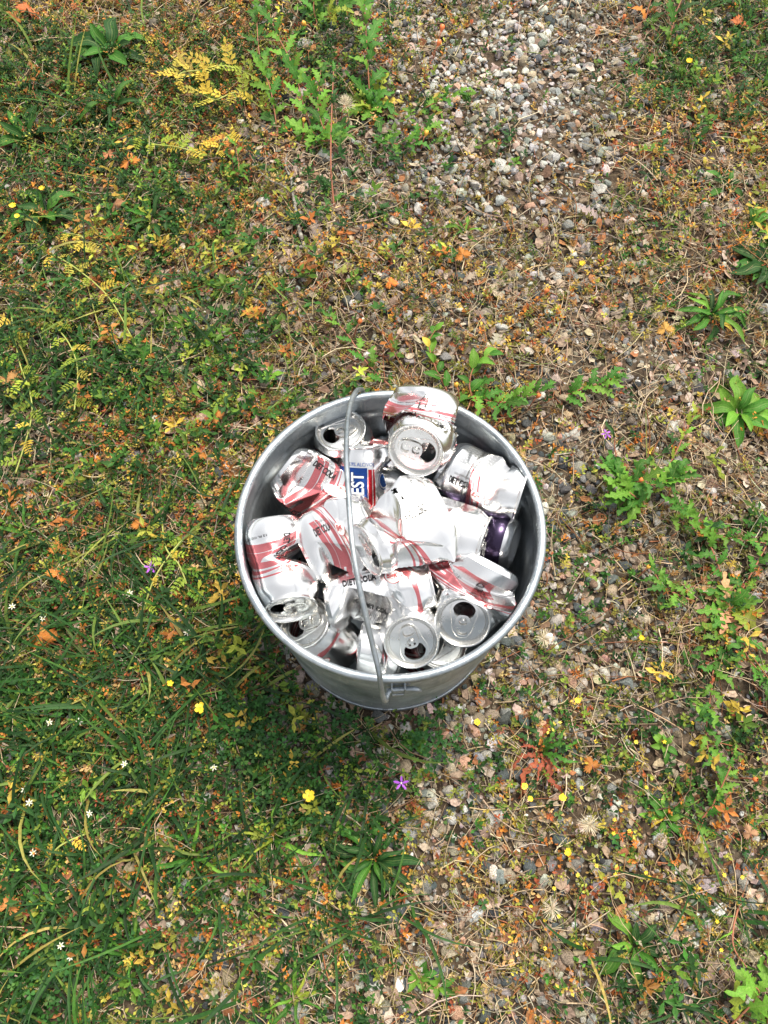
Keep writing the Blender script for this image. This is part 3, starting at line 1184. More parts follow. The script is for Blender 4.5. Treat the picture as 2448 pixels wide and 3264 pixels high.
def strips(x, y, z, ang, L, w, bend, lift, droop, segs, col, tri=True):
    """curved thin stems (three sided) or blades (flat, folded); all arrays per strip"""
    n = len(x)
    t = np.linspace(0, 1, segs + 1)
    a = ang[:, None] + bend[:, None] * (t - .0)
    ds = L[:, None] / segs
    px = x[:, None] + np.concatenate([np.zeros((n, 1)), np.cumsum(np.cos(a[:, :-1]) * ds, 1)], 1)
    py = y[:, None] + np.concatenate([np.zeros((n, 1)), np.cumsum(np.sin(a[:, :-1]) * ds, 1)], 1)
    pz = z[:, None] + lift[:, None] * t - droop[:, None] * t * t
    nx, ny = -np.sin(a), np.cos(a)
    if tri:
        ww = w[:, None] * (1 - .45 * t)
        A = np.stack([px + nx * ww, py + ny * ww, pz], -1)
        B = np.stack([px - nx * ww, py - ny * ww, pz], -1)
        C_ = np.stack([px, py, pz + 1.5 * ww], -1)
        V = np.stack([A, B, C_], 2)
    else:
        ww = w[:, None] * np.clip(1.25 * (1 - t ** 2.2) * (0.55 + .9 * np.minimum(t * 2, .5)), .03, 1)
        A = np.stack([px + nx * ww, py + ny * ww, pz + ww * .35], -1)
        M_ = np.stack([px, py, pz], -1)
        B = np.stack([px - nx * ww, py - ny * ww, pz + ww * .35], -1)
        V = np.stack([A, M_, B], 2)
    k = 3 * (segs + 1)
    F0 = []
    for s in range(segs):
        for c in range(3 if tri else 2):
            d = (c + 1) % 3
            F0.append((s * 3 + c, s * 3 + d, s * 3 + 3 + d, s * 3 + 3 + c))
    F0 = np.array(F0)
    F = (F0[None] + (np.arange(n) * k)[:, None, None]).reshape(-1, 4)
    return V.reshape(-1, 3), F, np.repeat(col, k, 0)


def build_straw():
    pal = [(3, .44, .33, .20), (2.4, .34, .26, .17), (2.6, .50, .41, .29), (1.2, .15, .095, .055), (.8, .28, .11, .05), (1.0, .38, .32, .26)]
    n = 20000
    x, y, R_ = scatter('straw', n, 8, .9, 31, .08)
    n = len(x)
    L = .010 + .065 * R_.random(n) ** 2.0
    z = terrain(x, y) + R_.uniform(.002, .014, n)
    V, F, C_ = strips(x, y, z, R_.uniform(0, 2 * math.pi, n), L, .00034 + .0009 * R_.random(n) ** 2.5, R_.normal(0, .9, n), R_.normal(0, .12, n) * L + L * .05, L * .06,
                      3, pick(R_, n, pal, .2))
    o = link("dry_straw", mesh_np("dry_straw", V, F, C_, smooth=True), M_STRAW)
    tag(o, "tangle of dry tan and grey stems strewn over the ground", "straw", kind="stuff")


def build_litter():
    pal = [(3, .24, .175, .125), (2, .33, .26, .20), (1.6, .13, .085, .055), (1.4, .38, .31, .25), (1, .28, .12, .05)]
    n = 12500
    x, y, R_ = scatter('litter', n, 6, .8, 41, .08)
    n = len(x)
    s = .0024 + .0092 * R_.random(n) ** 2.4
    k = 7
    th = np.arange(k) * 2 * math.pi / k
    rr = R_.uniform(.55, 1.1, (n, k))
    asp = R_.uniform(.3, .9, n)
    X0 = rr * np.cos(th)
    Y0 = rr * np.sin(th) * asp[:, None]
    tilt = R_.normal(0, .35, (n, 2))
    curl = R_.uniform(-.5, .7, n)
    Z0 = curl[:, None] * Y0 ** 2 + X0 * tilt[:, :1] + Y0 * tilt[:, 1:] + R_.normal(0, .10, (n, k))
    c, si = rotz(R_, n)
    z = terrain(x, y) + .001 + s * .35 + R_.uniform(0, .004, n)
    V = np.stack([(X0 * c[:, None] - Y0 * si[:, None]) * s[:, None] + x[:, None], (X0 * si[:, None] + Y0 * c[:, None]) * s[:, None] + y[:, None], Z0 * s[:, None] + z[:, None]], -1)
    ctr = np.stack([x, y, z], -1)[:, None]
    V = np.concatenate([V, ctr], 1)
    F0 = np.array([(j, (j + 1) % k, k) for j in range(k)])
    F = (F0[None] + (np.arange(n) * (k + 1))[:, None, None]).reshape(-1, 3)
    o = link("leaf_litter", mesh_np("leaf_litter", V.reshape(-1, 3), F, np.repeat(pick(R_, n, pal, .2), k + 1, 0)), M_LITTER)
    tag(o, "curled brown and grey scraps of dead leaves on the soil", "leaf litter", kind="stuff")


def sprigs(x, y, R_, hmin, hmax, nl, lmin, lmax, wr, colf, spread=.35, up=.55):
    """little plants: a leaning stem with small leaves all the way up"""
    n = len(x)
    h = R_.uniform(hmin, hmax, n)
    ang = R_.uniform(0, 2 * math.pi, n)
    lean = R_.uniform(.1, 1.3, n)
    z0 = terrain(x, y)
    tipx, tipy = np.cos(ang) * h * lean, np.sin(ang) * h * lean
    tipz = h / np.sqrt(1 + .5 * lean ** 2)
    col = colf(n)
    # stems
    sv = np.stack([np.stack([x, y, z0], -1), np.stack([x + .0006, y, z0], -1), np.stack([x + tipx, y + tipy, z0 + tipz], -1)], 1)
    SF = np.arange(n * 3).reshape(n, 3)
    # leaves
    t = (np.arange(nl) + .5)[None] / nl * .85 + .15 + R_.normal(0, .05, (n, nl))
    bx = x[:, None] + tipx[:, None] * t
    by = y[:, None] + tipy[:, None] * t
    bz = z0[:, None] + tipz[:, None] * t
    a = np.arange(nl)[None] * 2.4 + R_.uniform(0, 6.28, (n, 1)) + R_.normal(0, .3, (n, nl))
    L = R_.uniform(lmin, lmax, (n, nl)) * (1.15 - .4 * t)
    el = R_.normal(up, .35, (n, nl))
    ux, uy, uz = np.cos(a) * np.cos(el), np.sin(a) * np.cos(el), np.sin(el)
    wx, wy = -np.sin(a), np.cos(a)
    w = L * wr
    B = np.stack([bx, by, bz], -1)
    U = np.stack([ux, uy, uz], -1) * L[..., None]
    Wv = np.stack([wx, wy, np.zeros_like(wx)], -1) * w[..., None]
    dz = np.array([0, 0, 1.0]) * (w * .35)[..., None]
    P0, P1, P2, P3 = B, B + U * .55 + Wv + dz, B + U, B + U * .55 - Wv + dz
    LV = np.stack([P0, P1, P2, P3], 2).reshape(-1, 3)
    m = n * nl
    F4 = np.arange(m * 4).reshape(m, 4)
    LF = np.concatenate([F4[:, [0, 1, 2]], F4[:, [0, 2, 3]]])
    V = np.concatenate([sv.reshape(-1, 3), LV])
    F = np.concatenate([SF, LF + n * 3])
    lc = np.repeat(col, nl, 0) * (1 + R_.normal(0, .16, (m, 1)))
    C_ = np.concatenate([np.repeat(col * .8, 3, 0), np.repeat(lc, 4, 0)])
    return V, F, np.clip(C_, .003, .9)


OLIVE = [(3, .17, .15, .030), (2, .25, .24, .045), (1.5, .11, .15, .025), (.9, .27, .16, .040), (1.2, .18, .10, .035), (1.2, .38, .30, .12)]
ACC = [(2.2, .46, .17, .03), (1.8, .50, .36, .06), (2.0, .36, .36, .06), (1.4, .30, .08, .03), (1.5, .45, .29, .12), (1.2, .22, .10, .05)]
GREEN = [(3, .024, .086, .012), (1.3, .056, .155, .020), (3, .014, .050, .010), (1.3, .17, .23, .030)]


def build_cover():
    x, y, R_ = scatter('moss', 14500, 8, 1.7, 51, .015)
    V, F, C_ = sprigs(x, y, R_, .005, .024, 11, .0022, .0052, .26, lambda n: pick(R_, n, OLIVE))
    tag(link("low_weeds", mesh_np("low_weeds", V, F, C_), M_GREEN), "mat of tiny olive and yellow brown weeds covering the ground", "ground cover", kind="stuff")
    x, y, R_ = scatter('accent', 6000, 7, 1.9, 52, .006)
    V, F, C_ = sprigs(x, y, R_, .008, .034, 9, .0030, .0085, .26, lambda n: pick(R_, n, ACC))
    tag(link("withered_weeds", mesh_np("withered_weeds", V, F, C_), M_GREEN), "small weeds turning orange, rust and yellow", "weeds", kind="stuff")
    x, y, R_ = scatter('leaf', 9500, 7, 1.2, 53, .003)
    V, F, C_ = sprigs(x, y, R_, .008, .042, 10, .0035, .0105, .25, lambda n: pick(R_, n, GREEN))
    tag(link("green_weeds", mesh_np("green_weeds", V, F, C_), M_GREEN), "small fresh green weeds with narrow leaves", "weeds", kind="stuff")


def build_clumps():
    """taller weeds that stand out of the mat"""
    x, y, R_ = scatter('tall', 850, 5, 1.6, 55, .0)
    V, F, C_ = sprigs(x, y, R_, .020, .055, 9, .009, .022, .20, lambda n: pick(R_, n, [(3, .018, .068, .011), (2, .036, .120, .016), (1.8, .10, .19, .022), (1.0, .26, .28, .035), (.7, .42, .30, .045), (.6, .36, .14, .03)], .2), up=.35)
    tag(link("tall_weeds", mesh_np("tall_weeds", V, F, C_), M_GREEN), "taller dark green leafy weeds, thickest along the left side", "weeds", kind="stuff")
    x, y, R_ = scatter('accent', 1700, 6, 1.7, 56, .002)
    V, F, C_ = sprigs(x, y, R_, .010, .032, 20, .0045, .0105, .13, lambda n: pick(R_, n, [(3, .16, .17, .03), (2, .25, .13, .04), (1.6, .36, .12, .03), (1.6, .09, .14, .025), (1, .40, .30, .06)], .2), up=.6)
    tag(link("spiky_weeds", mesh_np("spiky_weeds", V, F, C_), M_GREEN), "finely cut weeds going olive and rust, mostly on the left", "weeds", kind="stuff")
    x, y, R_ = scatter('straw', 520, 4, .8, 57, .03)
    n = len(x)
    L = R_.uniform(.05, .16, n)
    V, F, C_ = strips(x, y, terrain(x, y) + .004, R_.uniform(0, 6.28, n), L, R_.uniform(.0004, .0009, n), R_.normal(0, .7, n), L * R_.uniform(.1, .4, n), L * R_.uniform(.1, .4, n), 8,
                      pick(R_, n, [(2, .30, .12, .06), (2.5, .42, .31, .19), (1.5, .50, .40, .27), (1, .16, .20, .05), (.8, .20, .15, .11)], .2))
    V[:, 2] = np.maximum(V[:, 2], terrain(V[:, 0], V[:, 1]) + .003)
    k = np.hypot(V[:, 0], V[:, 1])
    bad = k < .150
    V[bad, :2] *= (.150 / np.maximum(k[bad], 1e-6))[:, None]
    tag(link("long_stems", mesh_np("long_stems", V, F, C_, smooth=True), M_STRAW), "long thin red brown and straw coloured stems arching over the litter", "stems", kind="stuff")


def build_grass():
    pal = [(3, .018, .064, .010), (1.2, .042, .110, .016), (.7, .11, .17, .028), (.5, .26, .24, .06), (2.2, .013, .046, .010)]
    n = 1150
    x, y, R_ = scatter('grass', n, 7, 1.0, 71, .001)
    nb = R_.integers(5, 13, len(x))
    bx = np.repeat(x, nb) + R_.normal(0, .006, nb.sum())
    by = np.repeat(y, nb) + R_.normal(0, .006, nb.sum())
    n = len(bx)
    keep = np.hypot(bx, by) > .142
    bx, by = bx[keep], by[keep]
    n = len(bx)
    L = .022 + .095 * R_.random(n) ** 1.6
    z = terrain(bx, by)
    V, F, C_ = strips(bx, by, z, R_.uniform(0, 2 * math.pi, n), L, .0007 + .0015 * R_.random(n), R_.normal(0, .6, n), L * R_.uniform(.3, 1.15, n), L * R_.uniform(.15, .9, n), 6,
                      pick(R_, n, pal, .2), tri=False)
    V[:, 2] = np.maximum(V[:, 2], terrain(V[:, 0], V[:, 1]) + .0015)
    k = np.hypot(V[:, 0], V[:, 1])
    bad = k < .147                        # blades bend away from the bucket wall
    V[bad, :2] *= (.147 / np.maximum(k[bad], 1e-6))[:, None]
    tag(link("grass", mesh_np("grass", V, F, C_, smooth=True), M_GREEN), "tufts of green grass blades, thickest at the lower left", "grass", kind="stuff")


def build_clover():
    """three part leaves low in the grass and below the bucket"""
    R_ = np.random.default_rng(81)
    n = 1500
    x, y, _ = scatter('leaf', n, 6, 1.3, 82, .0)
    ex, ey = [], []
    for dx, dy, r, m in ((560, 1600, 95, 150), (640, 1690, 60, 90), (500, 1560, 60, 60), (150, 2080, 90, 110), (910, 1590, 60, 70), (760, 1560, 70, 50)):
        gx, gy = G(dx, dy)
        q = r / S_ / 2700
        ex.append(gx + R_.normal(0, q * .6, m))
        ey.append(gy + R_.normal(0, q * .6, m))
    x = np.concatenate([x[:600]] + ex)
    y = np.concatenate([y[:600]] + ey)
    k = np.hypot(x, y) > .15
    x, y = x[k], y[k]
    n = len(x)
    h = R_.uniform(.006, .026, n)
    s = R_.uniform(.0032, .0066, n)
    a0 = R_.uniform(0, 6.28, n)
    z = terrain(x, y) + h
    tl = R_.normal(0, .25, (n, 2))
    out, fac = [], []
    shape = [(0, 0, 0), (.55, .42, .10), (1.0, .36, .05), (.88, 0, -.02), (1.0, -.36, .05), (.55, -.42, .10)]
    for q in range(3):
        a = a0 + q * 2.094
        c, si = np.cos(a), np.sin(a)
        P = []
        for px, py, pz in shape:
            X_ = (px * c - py * si) * s
            Y_ = (px * si + py * c) * s
            P.append(np.stack([x + X_, y + Y_, z + pz * s + X_ * tl[:, 0] + Y_ * tl[:, 1]], -1))
        out.append(np.stack(P, 1))
    V = np.stack(out, 1).reshape(-1, 3)
    F0 = np.array([(0, 3, 2, 1), (0, 5, 4, 3)])
    F = (F0[None] + (np.arange(n * 3) * 6)[:, None, None]).reshape(-1, 4)
    C_ = np.repeat(pick(R_, n, [(3, .020, .085, .016), (2, .034, .12, .022), (1, .07, .15, .028)], .15), 18, 0)
    tag(link("clover", mesh_np("clover", V, F, C_), M_GREEN), "clover like leaves in threes, densest below left of the bucket", "clover", kind="stuff")


build_gravel()
build_straw()
build_litter()
build_cover()
build_clumps()
build_grass()
build_clover()

# ------------------------------------------------------------------ single plants, stones, flowers
def px_m(dx, dy):
    """metres per unit of the read-off picture at that place on the ground"""
    x, y = G(dx, dy)
    zc = (np.array([x, y, 0]) - CAM) @ CF
    return zc / FPX / S_


def T(x, y):
    return float(terrain(np.array([x]), np.array([y]))[0])


def leaf_mesh(name, wf, segs=7, cols=4, arch=.12, droop=.0, cup=.25, wave=0.0, seed=0):
    R_ = np.random.default_rng(seed)
    V, F, UV = [], [], []
    for i in range(segs + 1):
        t = i / segs
        w = wf(t)
        sx = wave * math.sin(t * 9 + seed) * .12
        for j in range(cols + 1):
            s = j / cols * 2 - 1
            V.append((t - .03 * abs(s) * 0, s * w + sx * t, arch * math.sin(math.pi * min(t * 1.05, 1)) - droop * t * t + cup * w * s * s + wave * .05 * math.sin(t * 14 + s * 2 + seed) * abs(s)))
            UV.append((t, j / cols))
    c = cols + 1
    for i in range(segs):
        for j in range(cols):
            F.append((i * c + j, (i + 1) * c + j, (i + 1) * c + j + 1, i * c + j + 1))
    F = np.array(F)
    me = mesh_np(name, np.array(V), F, smooth=True, uv=np.array(UV)[F.ravel()])
    me.materials.append(M_LEAF)
    return me


def lobed(base, teeth, depth):
    def f(t):
        e = max(math.sin(math.pi * min(1, t ** .85)), 0) ** .7
        saw = 1 - ((t * teeth) % 1.0)
        return base * (e * (1 - depth * saw) + .012) * (1 if t < .97 else .3)
    return f


LANCE = [leaf_mesh("lance_leaf", lambda t: .085 * max(math.sin(math.pi * t ** 1.25), 0) ** .75 + .012 * (1 - t), 8, 4, a, d, .5, w, q)
         for q, (a, d, w) in enumerate(((.14, .10, .2), (.20, .30, .5), (.08, .02, .3), (.22, .16, .9)))]
BROAD = [leaf_mesh("broad_leaf", lambda t: .150 * max(math.sin(math.pi * t ** 1.35), 0) ** .8 + .014 * (1 - t), 8, 4, a, d, .45, w, q)
         for q, (a, d, w) in enumerate(((.12, .10, .3), (.2, .22, .6), (.06, .0, .4)))]
LOBED = [leaf_mesh("lobed_leaf", lobed(.27, 5, .72), 20, 2, a, d, .3, w, q) for q, (a, d, w) in enumerate(((.10, .05, .3), (.18, .22, .7), (.05, -.05, .4), (.14, .1, 1.1)))]
OVATE = [leaf_mesh("ovate_leaf", lambda t: .24 * max(math.sin(math.pi * t ** .9), 0) ** .85, 6, 4, a, d, .35, .2, q) for q, (a, d) in enumerate(((.10, .08), (.16, .2)))]
THIN = [leaf_mesh("blade_leaf", lambda t: .034 * (1 - t ** 2.5) + .002, 9, 2, a, d, .8, w, q) for q, (a, d, w) in enumerate(((.16, .12, .3), (.28, .34, .6), (.10, .02, .4)))]
JAGGED = [leaf_mesh("jagged_leaf", lobed(.12, 7, .7), 21, 2, a, d, .2, w, q + 5) for q, (a, d, w) in enumerate(((.12, .1, .5), (.2, .25, 1.0)))]


def palmate(seed):
    R_ = np.random.default_rng(seed)
    n = 84
    th = np.linspace(-2.75, 2.75, n)
    lob = np.abs(np.cos(th * 3.0 / 2.75 * 1.571)) ** .55
    sub = .86 + .14 * np.cos(th * 26)
    r = (.26 + .74 * lob) * sub * (1 + R_.normal(0, .03, n)) * (.8 + .2 * np.cos(th * .5))
    cu = R_.uniform(-.3, .5)
    V = [(0, 0, 0)] + [(r[i] * math.cos(th[i]), r[i] * math.sin(th[i]), cu * r[i] ** 2 - .25 * r[i] + .13 * math.cos(th[i] * 6) + R_.normal(0, .03)) for i in range(n)]
    F = np.array([(0, i, i + 1) for i in range(1, n)])
    V = np.array(V)
    uv = np.stack([np.hypot(V[:, 0], V[:, 1]), .5 + .5 * np.sin(np.arctan2(V[:, 1], V[:, 0]) * 3.4)], -1)
    me = mesh_np("palmate_leaf", V, F, smooth=True, uv=uv[F.ravel()])
    me.materials.append(M_LEAF)
    return me


PALM = [palmate(k) for k in range(4)]
M_STEM_GREEN = plain("green_stem", (.13, .19, .05), .6)
M_STEM_RED = plain("reddish_stem", (.30, .11, .06), .6)
M_STEM_YG = plain("yellow_green_stem", (.30, .33, .08), .6)
M_STEM_PALE = plain("pale_stem", (.40, .30, .14), .7)
GD, GM, GL, GY = (.018, .072, .014), (.048, .165, .018), (.120, .270, .028), (.29, .36, .04)
YE, OR, RE, PK, BR = (.60, .44, .06), (.54, .20, .04), (.34, .075, .045), (.52, .28, .15), (.30, .19, .11)


def shade(R_, c, j=.16):
    k = 1 + R_.normal(0, j)
    return tuple(max(.003, v * k * (1 + R_.normal(0, .04))) for v in c) + (1.0,)


def put_leaf(root, me, R_, loc, yaw, pitch, size, col, name="leaf", roll=None):
    o = link(name, me, None, root)
    o.location = loc
    o.rotation_euler = (R_.normal(0, .22) if roll is None else roll, -pitch, yaw)
    o.scale = (size, size * R_.uniform(.85, 1.15), size)
    o.color = shade(R_, col)
    return o


def rosette(dx, dy, r, n, kind, cols, label, cat="plant", up=(.12, .75), name="plantain", seed=None, arc=None, group=None, odd=()):
    x, y = G(dx, dy)
    R_ = np.random.default_rng(int(dx * 7 + dy) if seed is None else seed)
    root = empty(name, (x, y, T(x, y) + .002))
    tag(root, label, cat, group)
    rm = r * px_m(dx, dy) * 1.04
    y0 = R_.uniform(0, 6.28)
    for k in range(n):
        yaw = y0 + k * 2.39996 if arc is None else math.radians(arc[0] + (arc[1] - arc[0]) * (k + .5) / n) + R_.normal(0, .1)
        f = k / max(n - 1, 1)
        put_leaf(root, kind[R_.integers(len(kind))], R_, (math.cos(yaw) * .002, math.sin(yaw) * .002, .001 + .003 * f), yaw,
                 up[0] + (up[1] - up[0]) * f ** 1.6 + R_.normal(0, .07), rm * (1.1 - .42 * f) * R_.uniform(.82, 1.15), cols[k % len(cols)])
    for yaw, sz, c in odd:
        lf = put_leaf(root, kind[0], R_, (0, 0, .001), math.radians(yaw), .05, rm * sz, c)
        lf["label"] = "yellowed outer leaf" if c == YE else "discoloured outer leaf"
    return root


PLG = "plantains growing flat on the gravel"
rosette(1530, 690, 82, 14, LANCE, [GM, GM, GL, GD], "green plantain with narrow pointed leaves, above the broad pale plantain at the right", group=PLG, odd=[(-40, .7, YE)])
rosette(1592, 893, 86, 13, BROAD, [GM, GL, GL], "broad leaved pale green plantain with two yellow leaves at the right edge", group=PLG, odd=[(-55, .9, YE), (160, .7, YE), (120, .6, YE)])
rosette(1655, 592, 88, 11, BROAD, [GD, GM], "dark plantain cut by the right edge, highest of the three big ones", group=PLG, arc=(60, 280))
rosette(1562, 408, 52, 8, BROAD, [GM, GD], "small plantain with spoon shaped leaves near the top right", group=PLG)
rosette(1612, 500, 62, 8, LANCE, [GL, GM], "strap leaved plantain below the small spoon leaved one on the right", group=PLG, arc=(-40, 100), odd=[(-100, .8, YE)])
rosette(806, 1856, 104, 17, LANCE, [GD, GD, GM], "large dark plantain with long wavy leaves in front of the bucket", group=PLG, odd=[(175, .62, YE), (8, .55, GY)])
rosette(1437, 1768, 60, 9, BROAD, [GM, GL], "small plantain with a yellow leaf at the lower right, upper of two", group=PLG, odd=[(205, .8, YE)])
rosette(1366, 2042, 72, 8, BROAD, [GM, GD, GL], "ragged plantain with drooping leaves near the lower right corner", group=PLG)
rosette(243, 128, 92, 11, BROAD, [GM, GD], "long leaved dark green plantain in the weeds at the top left", group=PLG)
rosette(250, 235, 80, 7, LANCE, [GD, GM], "plantain with upright strap leaves under the topmost left one", group=PLG, up=(.3, .8))
rosette(332, 483, 78, 10, LANCE, [GD, GD, GM], "dark narrow plantain left of the fallen twig", group=PLG)
rosette(298, 785, 62, 9, BROAD, [GD, GM], "plantain with upright cupped leaves left of the bucket's back rim", group=PLG, arc=(20, 190), up=(.35, .9), odd=[(-30, .6, GL)])
rosette(100, 470, 85, 8, BROAD, [GD, GM], "plantain half buried in dark weeds at the left edge", group=PLG)
rosette(60, 300, 80, 7, BROAD, [GD, GM], "plantain with tall dark blades by the left edge near the top", group=PLG, up=(.4, .9))
rosette(1645, 205, 80, 4, LANCE, [GL, GM], "single strap leaved plantain leaning in from the right edge near the top", group=PLG, arc=(20, 80))
rosette(1006, 500, 46, 6, LANCE, [GL, GM], "small plantain with slim leaves amid the moss above the bucket", group=PLG)
rosette(1168, 1625, 92, 12, JAGGED, [RE, GM, GD, RE, GM], "hawkweed rosette with jagged red and green leaves right of the bucket's foot", name="hawkweed", odd=[(75, .9, RE), (150, .8, RE)])
rosette(738, 1700, 60, 13, THIN, [GM, GL, GD], "bright tuft of coarse grass in front of the bucket", cat="grass tuft", name="grass_tuft", up=(.15, .9))
rosette(640, 1370, 82, 14, THIN, [GD, GD, GM], "dark grass tuft against the left side of the bucket", cat="grass tuft", name="grass_tuft", up=(.2, .9), arc=(95, 330))
rosette(590, 1812, 110, 11, THIN, [GM, GL, GY], "pale grass tuft with long blades left of the big dark plantain", cat="grass tuft", name="grass_tuft", up=(.1, .7), odd=[(205, .9, YE)])
rosette(640, 2150, 115, 8, THIN, [GL, GM, GY], "sprawling grass tuft with long runners at the bottom centre", cat="grass tuft", name="grass_tuft", up=(.08, .4))
rosette(290, 2060, 110, 11, THIN, [GM, GD, GL], "wide grass tuft amid dead leaves at the lower left", cat="grass tuft", name="grass_tuft", up=(.1, .6))
rosette(420, 1850, 120, 10, THIN, [GM, GL, GD], "tall grass tuft leaning over straw at the lower left", cat="grass tuft", name="grass_tuft", up=(.15, .7))
rosette(110, 1620, 105, 11, THIN, [GD, GM], "dark grass tuft beside the white star flower at the left edge", cat="grass tuft", name="grass_tuft", up=(.15, .7))
rosette(60, 1150, 110, 9, THIN, [GD, GM], "dark grass tuft at the left edge level with the bucket", cat="grass tuft", name="grass_tuft", up=(.15, .7))

# small opposite leaved sprigs
SPG = "bright leafy sprigs near the bucket"
for dx, dy, r, lab in ((396, 706, 36, "topmost of three bright green sprigs left of the bucket's back rim"), (452, 735, 38, "middle one of three bright green sprigs left of the bucket's back rim"),
                       (455, 800, 40, "lowest of three bright green sprigs left of the bucket's back rim"), (482, 622, 34, "bright sprig with upright leaves above the three sprigs"),
                       (396, 965, 30, "small round leaved sprig left of the bucket"), (268, 612, 34, "bright sprig under the trailing yellow vetch"),
                       (950, 2128, 34, "bright sprig by a dark stone at the bottom centre"), (905, 2105, 34, "grey green seedy sprig left of the bright sprig at the bottom"),
                       (1110, 360, 16, "tiny lone seedling right of the gravel at the top"), (1355, 1845, 22, "low sprig with a yellow bud at the lower right"),
                       (1438, 1610, 30, "dark green sprig among pebbles right of the hawkweed"), (895, 1610, 34, "dark clover like sprig in front of the bucket")):
    rosette(dx, dy, r, 7, OVATE, [GL, GM, GL], lab, cat="weed", name="leafy_sprig", up=(.1, .8), group=SPG)


def stem_plant(path, size, nleaf, label, cols, kind=LOBED, name="evening_primrose", cat="plant", h=.03, stem=M_STEM_RED, group=None, rad=.0013, pitch=.35, side=55):
    R_ = np.random.default_rng(int(sum(p[0] for p in path) * 3 + path[0][1]))
    P = []
    m = len(path)
    for i, (dx, dy) in enumerate(path):
        x, y = G(dx, dy)
        P.append((x, y, T(x, y) + .003 + h * (i / (m - 1)) ** .8 * (1 if i else 0)))
    b = np.array(P[0])
    Q = smooth_path(np.array(P) - b, max(8, 6 * m))
    root = empty(name, b)
    tag(root, label, cat, group)
    if stem is not None:
        link("stem", tube("plant_stem", Q, rad, 6, rads=np.linspace(rad, rad * .5, len(Q))), stem, root)
    s0 = size * px_m(*path[len(path) // 2]) * 1.12
    for k in range(nleaf):
        f = .06 + .94 * k / max(nleaf - 1, 1)
        i = min(int(f * (len(Q) - 1)), len(Q) - 2)
        d = Q[i + 1] - Q[i]
        yaw = math.atan2(d[1], d[0]) + math.radians(side) * (1 if k % 2 else -1) * (1 - .6 * f) + R_.normal(0, .25)
        put_leaf(root, kind[R_.integers(len(kind))], R_, Q[i], yaw, pitch + R_.normal(0, .22), s0 * R_.uniform(.7, 1.2) * (1.1 - .3 * f), cols[R_.integers(len(cols))])
    return root


EPG = "evening primroses sprawling over the gravel"
E_ = [GM, GL, GM, GL]
stem_plant([(800, 240), (795, 180), (790, 110), (786, 40)], 55, 15, "upright evening primrose on the gravel at the top centre", E_, h=.10, group=EPG)
rosette(800, 238, 72, 12, LOBED, [GL, GM, GY], "primrose rosette with one yellow leaf on the gravel at the top", name="evening_primrose", odd=[(15, 1.0, YE), (-25, .9, BR), (-70, .8, BR)], up=(.15, .6), group=EPG)
stem_plant([(690, 330), (660, 260), (640, 200), (600, 130), (585, 60)], 50, 18, "leafy evening primrose stem rising left of the upright one", E_, h=.09, group=EPG)
stem_plant([(600, 290), (590, 230), (570, 180), (566, 100)], 48, 16, "evening primrose at the edge of the yellow vetch", E_, h=.08, group=EPG)
stem_plant([(735, 330), (700, 300), (690, 260), (700, 210)], 48, 14, "dense evening primrose below the top centre rosette", E_, h=.06, group=EPG)
stem_plant([(640, 320), (668, 290), (700, 330), (745, 330)], 42, 14, "low evening primrose spreading over dark pebbles at the top", E_, h=.03, group=EPG)
stem_plant([(905, 245), (940, 240), (985, 232), (1000, 245)], 38, 12, "short evening primrose creeping right over the gravel", E_, h=.025, group=EPG)
stem_plant([(815, 310), (850, 330), (890, 335), (925, 310)], 40, 13, "evening primrose with a yellow bud below the top rosette", E_, h=.025, group=EPG)
stem_plant([(690, 70), (680, 45), (700, 15), (712, -20)], 45, 14, "evening primrose cut by the top edge", E_, h=.06, group=EPG)
rosette(704, 40, 62, 10, LOBED, [GM, GL, GY], "primrose rosette with yellow outer leaves at the top edge", name="evening_primrose", odd=[(150, 1.0, YE), (20, .8, YE)], up=(.15, .6), group=EPG)
stem_plant([(490, 395), (505, 375), (520, 390), (515, 340)], 32, 10, "small evening primrose with a yellow bud left of the twig", E_, h=.03, group=EPG)
stem_plant([(722, 455), (718, 400), (722, 330), (728, 262)], 30, 9, "thin red stemmed weed with a pale seed head standing in the moss", [GD, GM], h=.10, kind=LOBED, group=EPG, rad=.0018)
stem_plant([(850, 838), (790, 785), (750, 735), (712, 700)], 36, 10, "evening primrose trailing up left from the bucket's back rim", E_, h=.025, group=EPG)
stem_plant([(1000, 838), (1060, 880), (1110, 880), (1165, 870)], 44, 16, "evening primrose beside the torn can behind the bucket", E_, h=.035, group=EPG)
stem_plant([(965, 840), (940, 800), (925, 760), (938, 740)], 36, 9, "evening primrose with a yellow leaf just behind the bucket", [GM, GL, GM, YE], kind=OVATE, h=.03, group=EPG)
stem_plant([(1030, 880), (1012, 850), (1020, 815), (1050, 800)], 42, 9, "broad leaved stem touching the right of the torn can", [GM, GL], kind=OVATE, h=.04, group=EPG)
stem_plant([(1215, 862), (1250, 855), (1290, 850), (1318, 845)], 42, 13, "evening primrose with an orange bloom right of the bucket's back", E_, h=.03, group=EPG)
stem_plant([(1395, 1095), (1360, 1090), (1330, 1075), (1310, 1055)], 58, 17, "dense evening primrose clump near the purple flower", E_, h=.045, group=EPG)
stem_plant([(1310, 1095), (1350, 1060), (1400, 1075), (1440, 1060)], 58, 17, "dense evening primrose lying across its neighbour on the right", E_, h=.05, group=EPG)
stem_plant([(1345, 1075), (1330, 1030), (1315, 990), (1312, 975)], 44, 4, "two long dark leaves rising from the primrose clump", [GD], kind=LANCE, h=.03, group=EPG)
stem_plant([(1400, 1075), (1440, 1010), (1462, 960), (1480, 925)], 30, 10, "young evening primrose growing up towards the broad plantain", [GL, GY], h=.035, group=EPG)
